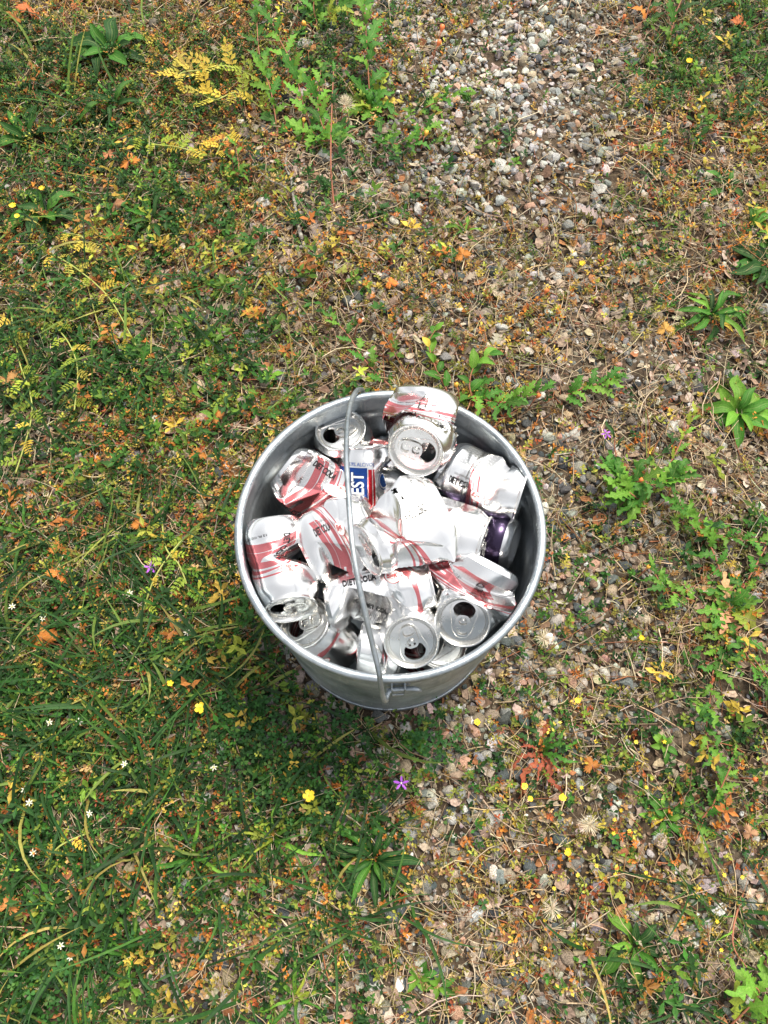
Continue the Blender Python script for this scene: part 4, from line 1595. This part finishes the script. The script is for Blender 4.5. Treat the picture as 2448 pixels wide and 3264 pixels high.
stem_plant([(1575, 1320), (1540, 1220), (1490, 1140), (1440, 1110)], 48, 16, "long primrose runner from the withered rosette up left", E_, h=.03, group=EPG)
stem_plant([(1580, 1310), (1620, 1230), (1660, 1150), (1680, 1120)], 46, 14, "long primrose runner from the withered rosette to the right edge", E_, h=.03, group=EPG)
stem_plant([(1440, 1115), (1510, 1155), (1590, 1180), (1670, 1195)], 44, 15, "red stemmed primrose runner crossing to the right edge", E_, h=.02, group=EPG)
stem_plant([(1500, 1300), (1450, 1285), (1420, 1265), (1400, 1240)], 42, 13, "primrose runner with an orange flower pointing at the bucket", E_, h=.02, group=EPG)
stem_plant([(1570, 1330), (1545, 1410), (1530, 1500), (1520, 1600), (1545, 1690)], 46, 20, "long primrose runner straight down from the withered rosette", E_, h=.02, group=EPG)
stem_plant([(1580, 1330), (1605, 1420), (1640, 1480), (1660, 1560)], 46, 16, "primrose runner down along the right edge", E_, h=.02, group=EPG)
rosette(1572, 1320, 82, 12, LOBED, [GL, GY, PK, PK, GL], "withered primrose rosette with pale brown and green leaves at the right", name="evening_primrose", odd=[(140, 1.0, PK), (195, 1.0, PK), (230, .9, PK), (60, .9, PK), (100, .8, YE)], up=(.1, .5), group=EPG)
stem_plant([(1440, 115), (1450, 60), (1470, 10), (1480, -30)], 44, 13, "evening primrose in brown moss at the top right", [GM, GD, GL], h=.06, group=EPG)
stem_plant([(1390, 60), (1400, 20), (1420, -15)], 36, 9, "olive primrose at the top right edge", [GM, OR, GD], h=.05, group=EPG)
stem_plant([(1560, 2225), (1590, 2170), (1600, 2130), (1570, 2110)], 75, 7, "big pale lobed weed cut by the bottom right corner", [GL, GY], h=.05, group=EPG)
stem_plant([(1660, 2230), (1640, 2190), (1655, 2140), (1640, 2100)], 75, 6, "pale lobed weed in the very corner at the bottom right", [GL, GY], h=.05, group=EPG)
stem_plant([(1600, 1930), (1570, 1990), (1560, 2040), (1580, 2080)], 36, 10, "grassy weed at the right edge near the bottom", [GM, GL], kind=THIN, h=.03)
stem_plant([(1500, 1790), (1530, 1740), (1545, 1690), (1560, 1640)], 34, 12, "upright weed right of the small yellow leaved plantain", [GM, GL], h=.05)

# yellow vetches with leaflets in pairs
def vetch(path, size, label, cols, h=.025, npair=None, group="yellowing vetches on the left"):
    R_ = np.random.default_rng(int(path[0][0] * 5 + path[0][1]))
    P = []
    m = len(path)
    for i, (dx, dy) in enumerate(path):
        x, y = G(dx, dy)
        P.append((x, y, T(x, y) + .006 + h * math.sin(math.pi * (i + .3) / (m + .3))))
    b = np.array(P[0])
    Q = smooth_path(np.array(P) - b, 10 * m)
    root = empty("vetch", b)
    tag(root, label, "vetch", group)
    link("stem", tube("vetch_stem", Q, .0011, 6), M_STEM_YG, root)
    s0 = size * px_m(*path[m // 2])
    n = max(4, int(len(Q) / 4.5))
    for k in range(n):
        i = int((k + .5) / n * (len(Q) - 2))
        d = Q[i + 1] - Q[i]
        a = math.atan2(d[1], d[0]) + (1 if k % 2 else -1) * R_.uniform(.5, 1.1)
        # one compound leaf: a fine rib with paired leaflets, joined
        V, F = [], []
        npr = 5
        for q in range(npr + 1):
            t = (q + .8) / (npr + 1)
            for sd in ((1, -1) if q < npr else (0,)):
                ln = .36 * (1 - .35 * t) * R_.uniform(.7, 1.15)
                aa = sd * R_.uniform(.7, 1.25)
                c, s_ = math.cos(aa), math.sin(aa)
                i0 = len(V)
                for px, py, pz in ((0, 0, 0), (.5, .26, .06), (1, 0, .02), (.5, -.26, .06)):
                    px, py = px * ln, py * ln
                    V.append((t + px * c - py * s_, px * s_ + py * c, pz * ln - .25 * t * t + .1 * t))
                F.append((i0, i0 + 1, i0 + 2, i0 + 3))
        i0 = len(V)
        for t in np.linspace(0, 1, 4):
            V += [(t, .008, -.25 * t * t + .1 * t), (t, -.008, -.25 * t * t + .1 * t)]
        for q in range(3): F.append((i0 + 2 * q, i0 + 2 * q + 2, i0 + 2 * q + 3, i0 + 2 * q + 1))
        F = np.array(F)
        me = mesh_np("vetch_leaf", np.array(V), F, uv=np.full((F.size, 2), .3))
        me.materials.append(M_LEAF)
        put_leaf(root, me, R_, Q[i], a, R_.uniform(.1, .7), s0 * R_.uniform(.75, 1.15), cols[R_.integers(len(cols))])
    return root


VY = [YE, YE, GY, (.48, .40, .07)]
vetch([(590, 205), (540, 175), (480, 165), (420, 185), (375, 160)], 50, "bright yellow vetch trailing across the top left, upper one", VY)
vetch([(580, 250), (520, 215), (470, 240), (430, 215)], 50, "bright yellow vetch just below the upper trailing one", VY)
vetch([(460, 130), (450, 170), (400, 185), (385, 200)], 46, "yellow vetch curling round its green pods at the top left", VY)
vetch([(300, 300), (340, 330), (390, 340), (450, 345)], 44, "yellow vetch low over dry stems, left of the small primrose", VY)
vetch([(500, 290), (490, 320), (470, 350)], 40, "short orange yellow vetch above the small primrose", [YE, OR, YE])
vetch([(110, 555), (170, 600), (230, 650), (262, 690), (300, 760)], 40, "yellow vetch slanting down the left side", VY)
vetch([(30, 690), (55, 800), (80, 870), (80, 930), (40, 1030)], 44, "long yellow green bedstraw trailing down the left edge", [GY, YE, GL])
vetch([(110, 700), (160, 760), (180, 820), (170, 900)], 44, "yellow vetch among orange leaves at the left", VY)
vetch([(355, 1130), (370, 1200), (400, 1240), (420, 1300)], 46, "lime green vetch frond beside the bucket's left side", [GY, GL, GY])
vetch([(440, 1150), (400, 1190), (350, 1260), (320, 1330)], 34, "thin yellow vetch stem left of the bucket", [GY, YE])
vetch([(150, 520), (190, 540), (200, 560)], 42, "short yellow vetch by the pink palm shaped leaf", VY)
vetch([(100, 1880), (150, 1830), (210, 1800)], 36, "yellow leaved weed in grass at the lower left", [YE, GY])


def cranesbill(dx, dy, r, col, label, h=.022):
    R_ = np.random.default_rng(int(dx + dy * 3))
    p = at(dx / S_, dy / S_, h)
    bx, by = p[0] + R_.uniform(-.015, .015), p[1] + R_.uniform(-.02, .005)
    root = empty("cranesbill", (bx, by, T(bx, by)))
    tag(root, label, "weed", "cranesbills turning orange")
    tip = Vector((p[0] - bx, p[1] - by, h))
    link("stalk", tube("cranesbill_stalk", smooth_path([(0, 0, 0), (tip.x * .3, tip.y * .3, h * .6), tuple(tip)], 8), .0008, 5), M_STEM_RED, root)
    lf = put_leaf(root, PALM[R_.integers(4)], R_, tip, R_.uniform(-.6, .6) + math.pi / 2, .0, r * px_m(dx, dy), col, roll=R_.normal(0, .3))
    return root


for dx, dy, r, c, lab in ((245, 437, 26, PK, "pale pink palm shaped leaf at the upper left"), (277, 345, 26, OR, "bright orange palm shaped leaf at the upper left"),
                          (845, 607, 19, (.70, .20, .04), "vivid orange palm shaped leaf above the bucket"), (738, 586, 19, (.26, .26, .06), "olive palm shaped leaf at the end of the twig"),
                          (82, 1372, 40, OR, "largest orange palm shaped leaf at the left edge"), (118, 1238, 26, OR, "orange palm shaped leaf on a pale stalk at the left, lower of a pair"),
                          (122, 1182, 24, OR, "orange palm shaped leaf at the left, upper of a pair"), (195, 1268, 24, (.58, .20, .05), "curled orange leaf in the grass left of the bucket"),
                          (300, 1130, 24, OR, "orange toothed leaf among weeds left of the bucket"), (1282, 1652, 24, OR, "orange palm shaped leaf right of the hawkweed"),
                          (1000, 545, 24, OR, "orange leaf in moss above right of the bucket"), (955, 540, 20, (.62, .22, .05), "orange leaf left of its larger twin above the bucket"),
                          (20, 820, 26, (.60, .30, .10), "tan orange leaf cut by the left edge"), (430, 985, 22, OR, "orange leaf above left of the bucket"),
                          (110, 175, 22, BR, "brown palm shaped leaf near the top left corner"), (1435, 715, 22, (.45, .26, .06), "amber leaf left of the narrow leaved plantain"),
                          (60, 20, 26, (.60, .18, .06), "red orange leaf near the top left corner"), (1600, 45, 24, (.60, .18, .06), "red orange leaf at the top right corner"),
                          (1530, 1150, 26, OR, "orange leaf caught under a primrose runner at the right"), (15, 1960, 30, (.60, .24, .08), "orange brown leaf at the lower left edge"),
                          (1620, 1800, 22, PK, "pinkish tan leaf at the right edge near the bottom"), (470, 900, 22, (.55, .25, .07), "rust leaf in the litter left of the bucket's back rim"),
                          (230, 320, 24, (.50, .22, .10), "rusty leaf left of the bright orange one")):
    cranesbill(dx, dy, r, c, lab)

# ---- flowers
M_PET_Y = plain("yellow_petal", (.80, .55, .02), .5)
M_PET_W = plain("white_petal", (.62, .61, .50), .5)
M_PET_P = plain("purple_petal", (.34, .075, .55), .5)
M_CTR_Y = plain("flower_centre", (.60, .42, .04), .6)
M_PET_O = plain("orange_petal", (.78, .20, .06), .5)
M_PET_O2 = plain("amber_petal", (.82, .42, .06), .5)
M_FLUFF = plain("seed_fluff", (.62, .54, .40), .8)


def petal_mesh(name, w, notch, up):
    V = [(0, 0, 0), (.45, w, up * .2), (.85, w * .85, up * .55), (1.0 - notch, 0, up * .7), (.85, -w * .85, up * .55), (.45, -w, up * .2), (.5, 0, up * .1)]
    F = np.array([(0, 6, 1), (1, 6, 2), (2, 6, 3), (3, 6, 4), (4, 6, 5), (5, 6, 0)])
    return mesh_np(name, np.array(V), F)


PETALS = {'star': petal_mesh("star_petal", .17, -.08, .12), 'round': petal_mesh("round_petal", .40, .06, .30), 'ray': petal_mesh("ray_petal", .24, .03, .25)}


def flower(name, dx, dy, r, shape, n, m, label, group, h=.03, ctr=.22, cat="flower", cm=None):
    R_ = np.random.default_rng(int(dx * 3 + dy))
    p = at(dx / S_, dy / S_, h)
    bx, by = p[0] + R_.uniform(-.012, .012), p[1] + R_.uniform(-.012, .006)
    root = empty(name, (bx, by, T(bx, by)))
    tag(root, label, cat, group)
    tip = (p[0] - bx, p[1] - by, h)
    link("stem", tube("flower_stem", smooth_path([(0, 0, 0), (tip[0] * .2, tip[1] * .2, h * .5), tip], 7), .0006, 5), M_STEM_GREEN, root)
    rm = r * px_m(dx, dy) * .97
    y0 = R_.uniform(0, 6.28)
    tl = (R_.normal(0, .2), R_.normal(0, .2))
    for k in range(n):
        if (shape, m.name) not in PETALS: PETALS[(shape, m.name)] = PETALS[shape].copy()
        o = link("petal", PETALS[(shape, m.name)], m, root)
        o.location = tip
        o.rotation_euler = (tl[0], tl[1], y0 + k * 2 * math.pi / n + R_.normal(0, .06))
        o.scale = (rm * R_.uniform(.9, 1.08),) * 3
    bm = bmesh.new()
    bmesh.ops.create_icosphere(bm, subdivisions=1, radius=rm * ctr)
    me = bpy.data.meshes.new("flower_centre")
    bm.to_mesh(me)
    bm.free()
    o = link("centre", me, cm or M_CTR_Y, root)
    o.location = (tip[0], tip[1], tip[2] + rm * .1)
    o.scale.z = .6


WG = "white star flowers in the grass"
for dx, dy, lab in ((277, 1278, "highest white star flower, left of the bucket"), (22, 1307, "white star flower at the left edge"), (86, 1331, "white star flower under the pair of orange palm leaves"),
                    (404, 1366, "white star flower nearest the bucket"), (106, 1560, "clear white star flower above the grass at the left"), (173, 1559, "creamy star flower right of the clear white one"),
                    (273, 1652, "white star flower amid straw in the lower left"), (461, 1657, "white star flower nearest the yellow flowers and clover"), (64, 1734, "white star flower low at the left, lower of a close pair"),
                    (54, 1706, "white star flower low at the left, upper of a close pair"), (194, 1758, "white star flower over the dark grass gap"), (70, 1842, "white star flower by orange scraps at the lower left"),
                    (131, 2043, "white star flower at the bottom left, left one of two"), (153, 2068, "white star flower at the bottom left, right one of two")):
    flower("star_flower", dx, dy, 8.0, 'star', 6, M_PET_W, lab, WG, .03)
YG = "yellow flowers"
for dx, dy, r, lab in ((433, 1529, 13, "yellow flower with five petals over the clover patch"), (667, 1718, 15, "largest yellow flower with five petals, below the bucket"),
                       (369, 1477, 8, "small half open yellow flower left of the clover patch")):
    flower("wood_sorrel_flower", dx, dy, r, 'round', 5, M_PET_Y, lab, YG, .03, .16)
for dx, dy, r, lab in ((1031, 1560, 8, "round yellow flower close to the bucket's right foot"), (1134, 1698, 8, "round yellow flower below the hawkweed, left one"), (1147, 1725, 7, "small yellow flower just under the left hawkweed bloom"),
                       (1217, 1722, 9, "round yellow flower below the hawkweed, right one"), (1229, 1841, 9, "lone yellow flower above a fluffy seed head"), (1391, 1374, 7, "yellow flower beside pale stones at the right"),
                       (1249, 1512, 7, "yellow flower above the hawkweed"), (1488, 135, 9, "yellow flower near the top right"), (1261, 561, 8, "yellow flower in moss right of the centre"),
                       (25, 440, 8, "yellow flower at the left edge, upper of two"), (90, 405, 7, "yellow flower right of the one at the left edge"), (36, 465, 7, "yellow flower at the left edge, lower of two"),
                       (1402, 1896, 6, "small yellow flower amid trefoil at the lower right"), (1636, 2168, 6, "small yellow flower over the big lobed weed in the corner")):
    flower("hawkbit", dx, dy, r, 'ray', 9, M_PET_Y, lab, YG, .035, .3)
for dx, dy, r, lab in ((325, 1225, 15, "purple star flower in the grass left of the bucket"), (867, 1691, 16, "purple star flower in front of the bucket"), (1307, 943, 12, "purple flower right of the bucket")):
    flower("purple_flower", dx, dy, r, 'star', 5, M_PET_P, lab, "purple star flowers", .03, .15, cm=M_PET_W)
for dx, dy in ((1290, 1600), (1330, 1770), (1345, 1750), (1328, 1800), (1360, 1795), (1440, 1600), (1290, 1870), (1250, 1890), (1200, 1920), (1330, 1890), (1395, 1885),
               (1180, 1990), (1150, 1960), (1210, 1980), (1560, 1890), (1600, 1895), (1590, 1950), (1400, 1700), (1380, 1600), (1180, 2050), (1545, 1990), (1550, 2050), (1500, 1560), (1260, 1700)):
    flower("trefoil", dx, dy, 5.0, 'ray', 6, M_PET_Y, "tiny yellow trefoil bloom in the low weeds right of the big dark plantain", "tiny yellow trefoil blooms", .016, .4)


def bell(dx, dy, r, m, label, lean):
    """wilted primrose bloom: a twisted tube on a red stalk"""
    R_ = np.random.default_rng(int(dx + dy))
    h = .035
    p = at(dx / S_, dy / S_, h)
    L = r * px_m(dx, dy)
    a = math.radians(lean)
    b = np.array([p[0] - math.cos(a) * L * 1.6, p[1] - math.sin(a) * L * 1.6, 0])
    b[2] = T(b[0], b[1]) + .012
    root = empty("wilted_bloom", b)
    tag(root, label, "flower", "wilted orange primrose blooms")
    tip = p - b
    link("stalk", tube("bloom_stalk", smooth_path([(0, 0, 0), tuple(tip * .45 + np.array([0, 0, .006])), tuple(tip * .8)], 8), .0010, 6), M_STEM_RED, root)
    d = tip / np.linalg.norm(tip)
    q = Vector(d).to_track_quat('Z', 'Y')
    n = 12
    V, F = [], []
    for i, (rr, z) in enumerate(((.14, 0), (.34, .5), (.60, 1.0), (.50, 1.5), (.25, 1.75))):
        for k in range(n):
            f = 1 + .28 * math.cos(k * math.pi / 2 * 4 / 2 + i * .6) + R_.normal(0, .05)
            V.append((math.cos(k * 2 * math.pi / n) * rr * f, math.sin(k * 2 * math.pi / n) * rr * f, z))
    for i in range(4):
        for k in range(n): F.append((i * n + k, i * n + (k + 1) % n, (i + 1) * n + (k + 1) % n, (i + 1) * n + k))
    me = mesh_np("bloom_petals", np.array(V) * L * .62, np.array(F), smooth=True)
    o = link("petals", me, m, root)
    o.location = tip * .75
    o.rotation_mode = 'QUATERNION'
    o.rotation_quaternion = q


for dx, dy, r, m, lab, ln in ((816, 55, 13, M_PET_O, "coral wilted bloom at the top centre", 80), (623, 134, 14, M_PET_O, "orange wilted bloom above the yellow vetch", 85), (921, 287, 13, M_PET_O2, "amber wilted bloom on the gravel edge", 60),
                              (656, 50, 12, M_PET_O2, "amber wilted bloom near the top edge", 180), (656, 255, 10, M_PET_O2, "small amber bloom deep in the primrose clump", 80), (779, 691, 13, M_PET_O, "coral wilted bloom above the bucket handle", 45),
                              (1165, 852, 14, M_PET_O, "orange wilted bloom right of the torn can", 35), (1323, 817, 13, M_PET_O2, "orange wilted bloom above the right hand primrose", 60), (1385, 1037, 14, M_PET_O, "coral bloom lying on the dense primrose clump", 5),
                              (1182, 627, 13, M_PET_O, "coral bloom lying among pebbles right of centre", 20), (1403, 1222, 11, M_PET_O2, "orange bloom at the tip of a primrose runner", 40), (1636, 1684, 14, M_PET_O, "coral bloom at the right edge below the runners", -20),
                              (948, 92, 13, M_PET_O, "red bloom on a leaning red stalk in the gravel", 60), (955, 60, 14, M_PET_O, "topmost red bloom on the gravel", 70), (1350, 30, 10, M_PET_O, "small red bloom at the top right", 80),
                              (502, 325, 12, M_PET_O2, "yellow bud on the small primrose left of the twig", 80), (985, 828, 13, M_PET_O2, "amber bud touching the torn can", 120), (745, 228, 9, M_PET_O, "small red orange bud left of the pale seed head", 50)):
    bell(dx, dy, r, m, lab, ln)


def seed_head(dx, dy, r, label, h=.03):
    R_ = np.random.default_rng(int(dx + dy))
    p = at(dx / S_, dy / S_, h)
    b = np.array([p[0] + .004, p[1] - .012, 0])
    b[2] = T(b[0], b[1])
    root = empty("seed_head", b)
    tag(root, label, "seed head", "fluffy pale seed heads")
    tip = p - b
    link("stem", tube("seed_stem", smooth_path([(0, 0, 0), tuple(tip * .5 + np.array([.002, 0, 0])), tuple(tip)], 6), .0007, 5), M_STEM_PALE, root)
    n = 110
    d = R_.normal(size=(n, 3))
    d[:, 2] = np.abs(d[:, 2]) * .8 - .1
    d /= np.linalg.norm(d, axis=1)[:, None]
    L = r * px_m(dx, dy) * R_.uniform(.7, 1.15, n)[:, None]
    s = np.cross(d, R_.normal(size=(n, 3)))
    s = s / np.linalg.norm(s, axis=1)[:, None] * .00028
    V = np.stack([tip - s, tip + s, tip + d * L + s * .6, tip + d * L - s * .6], 1).reshape(-1, 3)
    link("bristles", mesh_np("seed_bristles", V, np.arange(n * 4).reshape(n, 4)), M_FLUFF, root)


for dx, dy, r, lab in ((1175, 1380, 21, "fluffy seed head right below the bucket rim"), (1273, 1782, 24, "brownish seed head amid trefoil at the lower right"), (1192, 1962, 24, "cream seed head lowest at the right"),
                       (748, 228, 20, "pale seed head on the red stem at the top"), (745, 215, 12, "small tuft of fluff above the pale seed head")):
    seed_head(dx, dy, r, lab, .05 if dy < 300 else .03)

# ---- fallen twig with its fork
def twig():
    m, nt, b = newmat("lichened_bark")
    n = noise(nt, 140, 4, .65)
    c = ramp(nt, n.outputs[0], [(.32, (.06, .05, .042)), (.5, (.18, .165, .145)), (.68, (.36, .36, .31))])
    nt.links.new(c, b.inputs["Base Color"])
    b.inputs["Roughness"].default_value = .9
    bump(nt, b, n.outputs[0], .001, .7)
    x0, y0 = G(655, 535)
    root = empty("twig", (x0, y0, T(x0, y0) + .006))
    tag(root, "forked grey fallen twig with lichen, lying above the bucket", "twig")
    R_ = np.random.default_rng(3)
    for path, r0, r1, up in (((628, 395), (634, 430), (641, 470), (650, 505), (655, 535)), .0024, .0034, .012), (((655, 535), (672, 556), (700, 572), (735, 581), (768, 586)), .0036, .0020, .004), \
            (((568, 505), (592, 517), (622, 538), (655, 545)), .0016, .0032, .006), (((634, 430), (612, 418), (585, 405), (560, 385)), .0014, .0008, .016), (((628, 395), (620, 375), (622, 350)), .0018, .0009, .016), (((768, 586), (800, 588), (835, 580)), .0014, .0006, .004):
        P = []
        for dx, dy in path:
            x, y = G(dx, dy)
            P.append((x - x0 + R_.normal(0, .001), y - y0 + R_.normal(0, .001), up * .5))
        Q = smooth_path(P, 26)
        Q += R_.normal(0, .0005, Q.shape)
        link("limb", tube("twig_limb", Q, 1, 9, rads=np.linspace(r0, r1, 26) * .85 * (1 + R_.normal(0, .08, 26))), m, root)


twig()

# ---- big dead leaves
def dead_leaf(dx, dy, r, col, yaw, label, kind):
    x, y = G(dx, dy)
    R_ = np.random.default_rng(int(dx))
    o = link("dead_leaf", kind, None)
    o.location = (x, y, T(x, y) + .006)
    o.rotation_euler = (R_.normal(0, .25), R_.normal(0, .15), math.radians(yaw))
    s = r * px_m(dx, dy)
    o.scale = (s, s * 1.25, s * 1.3)
    o.color = shade(R_, col, .05)
    tag(o, label, "dead leaf", "large dead leaves on the ground")


for dx, dy, r, c, yaw, lab in ((690, 540, 60, (.26, .22, .19), 100, "grey oak leaf lying right of the twig"), (905, 715, 45, (.36, .30, .24), 80, "tan dead leaf in the litter above the bucket"), (1065, 760, 50, (.34, .28, .23), 70, "grey tan dead leaf right above the torn can"),
                               (640, 575, 42, (.30, .22, .16), 190, "brown dead leaf under the fork of the twig"), (1000, 610, 44, (.34, .29, .24), 30, "grey dead leaf above right of the bucket in moss"), (1340, 600, 48, (.34, .28, .23), -20, "curled dead leaf right of centre among straw"),
                               (1300, 300, 46, (.40, .33, .27), 10, "pale dead leaf in dry stems at the upper right"), (1290, 470, 50, (.38, .32, .27), 160, "bleached dead leaf by the speckled stone at the upper right"), (330, 1860, 40, (.34, .29, .25), 30, "grey dead leaf in the grass gap at the lower left"),
                               (395, 1905, 40, (.33, .26, .22), 150, "brown grey dead leaf beside the black stone at the lower left"), (620, 2140, 42, (.40, .27, .19), 60, "tan dead leaf near the bottom centre"), (470, 660, 44, (.32, .24, .17), -30, "brown dead leaf left of centre under sprigs"),
                               (380, 850, 40, (.36, .28, .21), 20, "tan dead leaf among red stems left of the bucket"), (230, 1010, 38, (.28, .21, .16), 60, "brown dead leaf among orange weeds at the left")):
    dead_leaf(dx, dy, r, c, yaw, lab, LOBED[int(dx) % 4])

# ---- stones one can tell apart
PA, TN, SL, PKS, WH, GR = (.36, .35, .32), (.32, .255, .19), (.062, .072, .075), (.48, .31, .23), (.46, .45, .42), (.18, .185, .175)
STG = "larger stones on the gravel"
STONES = [
    (1072, 1764, 50, PA, "largest pale speckled stone right of the dark plantain"), (938, 1732, 34, PA, "pale speckled stone left of the largest one"), (1030, 1764, 30, TN, "tan wedge stone touching the largest speckled one"),
    (907, 1678, 32, WH, "white stone beside the purple flower before the bucket"), (675, 1759, 28, PKS, "round pinkish stone under the largest yellow flower"), (628, 1803, 36, TN, "brown tan stone left of the dark plantain"),
    (877, 1578, 34, PA, "pale stone in the clover in front of the bucket"), (1092, 1538, 32, GR, "grey stone by the bucket's right foot"), (925, 1760, 34, TN, "brown pebble under the pale speckled pair"), (718, 1825, 26, SL, "slate stone left of the plantain centre"),
    (807, 2156, 46, TN, "flat pale tan stone at the bottom centre"), (804, 2112, 26, SL, "small slate stone above the flat tan stone"), (946, 2100, 34, SL, "blue black stone above the bright sprig at the bottom"), (825, 2194, 32, TN, "triangular tan stone at the bottom edge"),
    (1095, 2120, 28, SL, "slate stone at the bottom right of centre"), (1043, 2146, 36, TN, "flat brown stone left of the bottom slate stone"), (981, 1891, 32, TN, "sandy stone right of the dark plantain"), (655, 2135, 30, TN, "buff stone in the grass at the bottom"),
    (1251, 1588, 30, GR, "squarish grey stone right of the hawkweed's red leaf"), (1440, 1407, 34, PA, "smooth oval pale stone at the right"), (1410, 1400, 30, GR, "grey stone left of the smooth oval one"), (1259, 1199, 24, WH, "small white stone right of the bucket"),
    (1353, 1222, 28, SL, "dark grey stone on the bare patch right of the bucket"), (1224, 1170, 26, SL, "dark slate stone close to the bucket's right rim"), (1286, 1302, 30, SL, "blue grey stone lower on the bare patch"), (1246, 1313, 26, SL, "black pebble left of the blue grey stone"),
    (1127, 1507, 26, GR, "grey pebble amid straw below the bucket's right rim"), (1163, 1505, 20, SL, "dark pebble right of the grey one amid straw"), (1417, 742, 27, WH, "pale cube like stone right of the moss"), (1231, 591, 38, GR, "mottled grey stone above the coral bloom"),
    (1205, 600, 28, PA, "whitish stone left of the mottled grey one"), (1450, 935, 42, PA, "rough pale stone left of the broad plantain"), (1649, 675, 38, PA, "rough light stone at the right edge"), (1574, 806, 28, PA, "pale stone above the broad plantain"),
    (1381, 648, 20, GR, "small grey stone left of the narrow leaved plantain"), (1529, 947, 28, SL, "black stone under the broad plantain"), (1241, 938, 38, PA, "pale flat stone left of the purple flower on the right"), (1080, 364, 44, WH, "large white lump of stone at the upper right"),
    (569, 440, 36, WH, "white stone above the left arm of the twig"), (748, 383, 28, WH, "pale stone left of the red stemmed weed"), (700, 348, 46, GR, "long dark grey stone under the primroses"), (663, 102, 42, PA, "large pale stone behind primrose leaves at the top"),
    (1296, 406, 36, PA, "speckled light stone amid dead leaves at the upper right"), (1286, 346, 26, PA, "smooth grey white pebble above the speckled light one"), (1383, 493, 24, PKS, "salmon pebble at the upper right"), (1229, 483, 36, GR, "grey stone left of the salmon pebble"),
    (1150, 447, 18, WH, "cream pebble standing in brown moss"), (492, 1014, 32, PA, "pale stone close to the bucket's left rim"), (446, 690, 26, SL, "dark stone above the bright sprigs"), (419, 700, 30, PA, "pale stone behind the topmost bright sprig"),
    (543, 727, 38, PA, "grey white lump left above the bucket"), (543, 776, 28, TN, "tan pebble below the grey white lump"), (1324, 1761, 40, PA, "pale stone behind the trefoils at the lower right"), (1217, 1782, 34, GR, "speckled grey stone under the yellow hawkweed bloom"),
    (1475, 2032, 32, PKS, "pinkish triangular stone near the ragged plantain"), (1340, 2106, 28, PA, "grey white stone under the ragged plantain"), (1479, 1881, 24, TN, "tan pebble at the lower right"), (1120, 1817, 26, TN, "buff pebble at the lower centre right"),
    (1142, 1872, 36, SL, "shiny black stone at the lower centre right"), (1197, 2007, 30, SL, "slate stone under the lowest cream seed head"), (1443, 2081, 26, PKS, "coral red pebble at the lower right"), (1358, 2200, 36, GR, "grey stone at the bottom edge on the right"),
    (463, 2035, 34, SL, "black stone in the grass gap at the lower left"), (1325, 1700, 32, GR, "grey stone above the seed head at the lower right"), (1100, 60, 34, PA, "large pale gravel stone at the top right of centre"), (1150, 110, 32, WH, "white gravel stone right of the large pale one at the top"),
    (1040, 55, 30, PA, "light gravel stone left of the red blooms' right side"), (1075, 160, 30, WH, "white gravel stone below the group at the top"), (985, 195, 26, PKS, "pink gravel stone under the red stalk"), (1190, 40, 34, SL, "dark gravel stone at the top right of centre"),
]


def stone(dx, dy, d, col, label):
    R_ = np.random.default_rng(int(dx * 11 + dy))
    x, y = G(dx, dy)
    V, F = ico(3)
    P = rock(V, R_, 9)
    s = d * px_m(dx, dy) * .56
    a = R_.uniform(0, 6.28)
    c, si = math.cos(a), math.sin(a)
    P = np.stack([P[:, 0] * c - P[:, 1] * si, P[:, 0] * si + P[:, 1] * c, P[:, 2]], -1) * s
    me = mesh_np("stone", P, F, np.repeat([col], len(P), 0) * (1 + R_.normal(0, .05, (len(P), 1))))
    o = link("stone", me, M_STONE)
    o.location = (x, y, T(x, y) + s * .28)
    tag(o, label, "stone", STG)


for st in STONES: stone(*st)
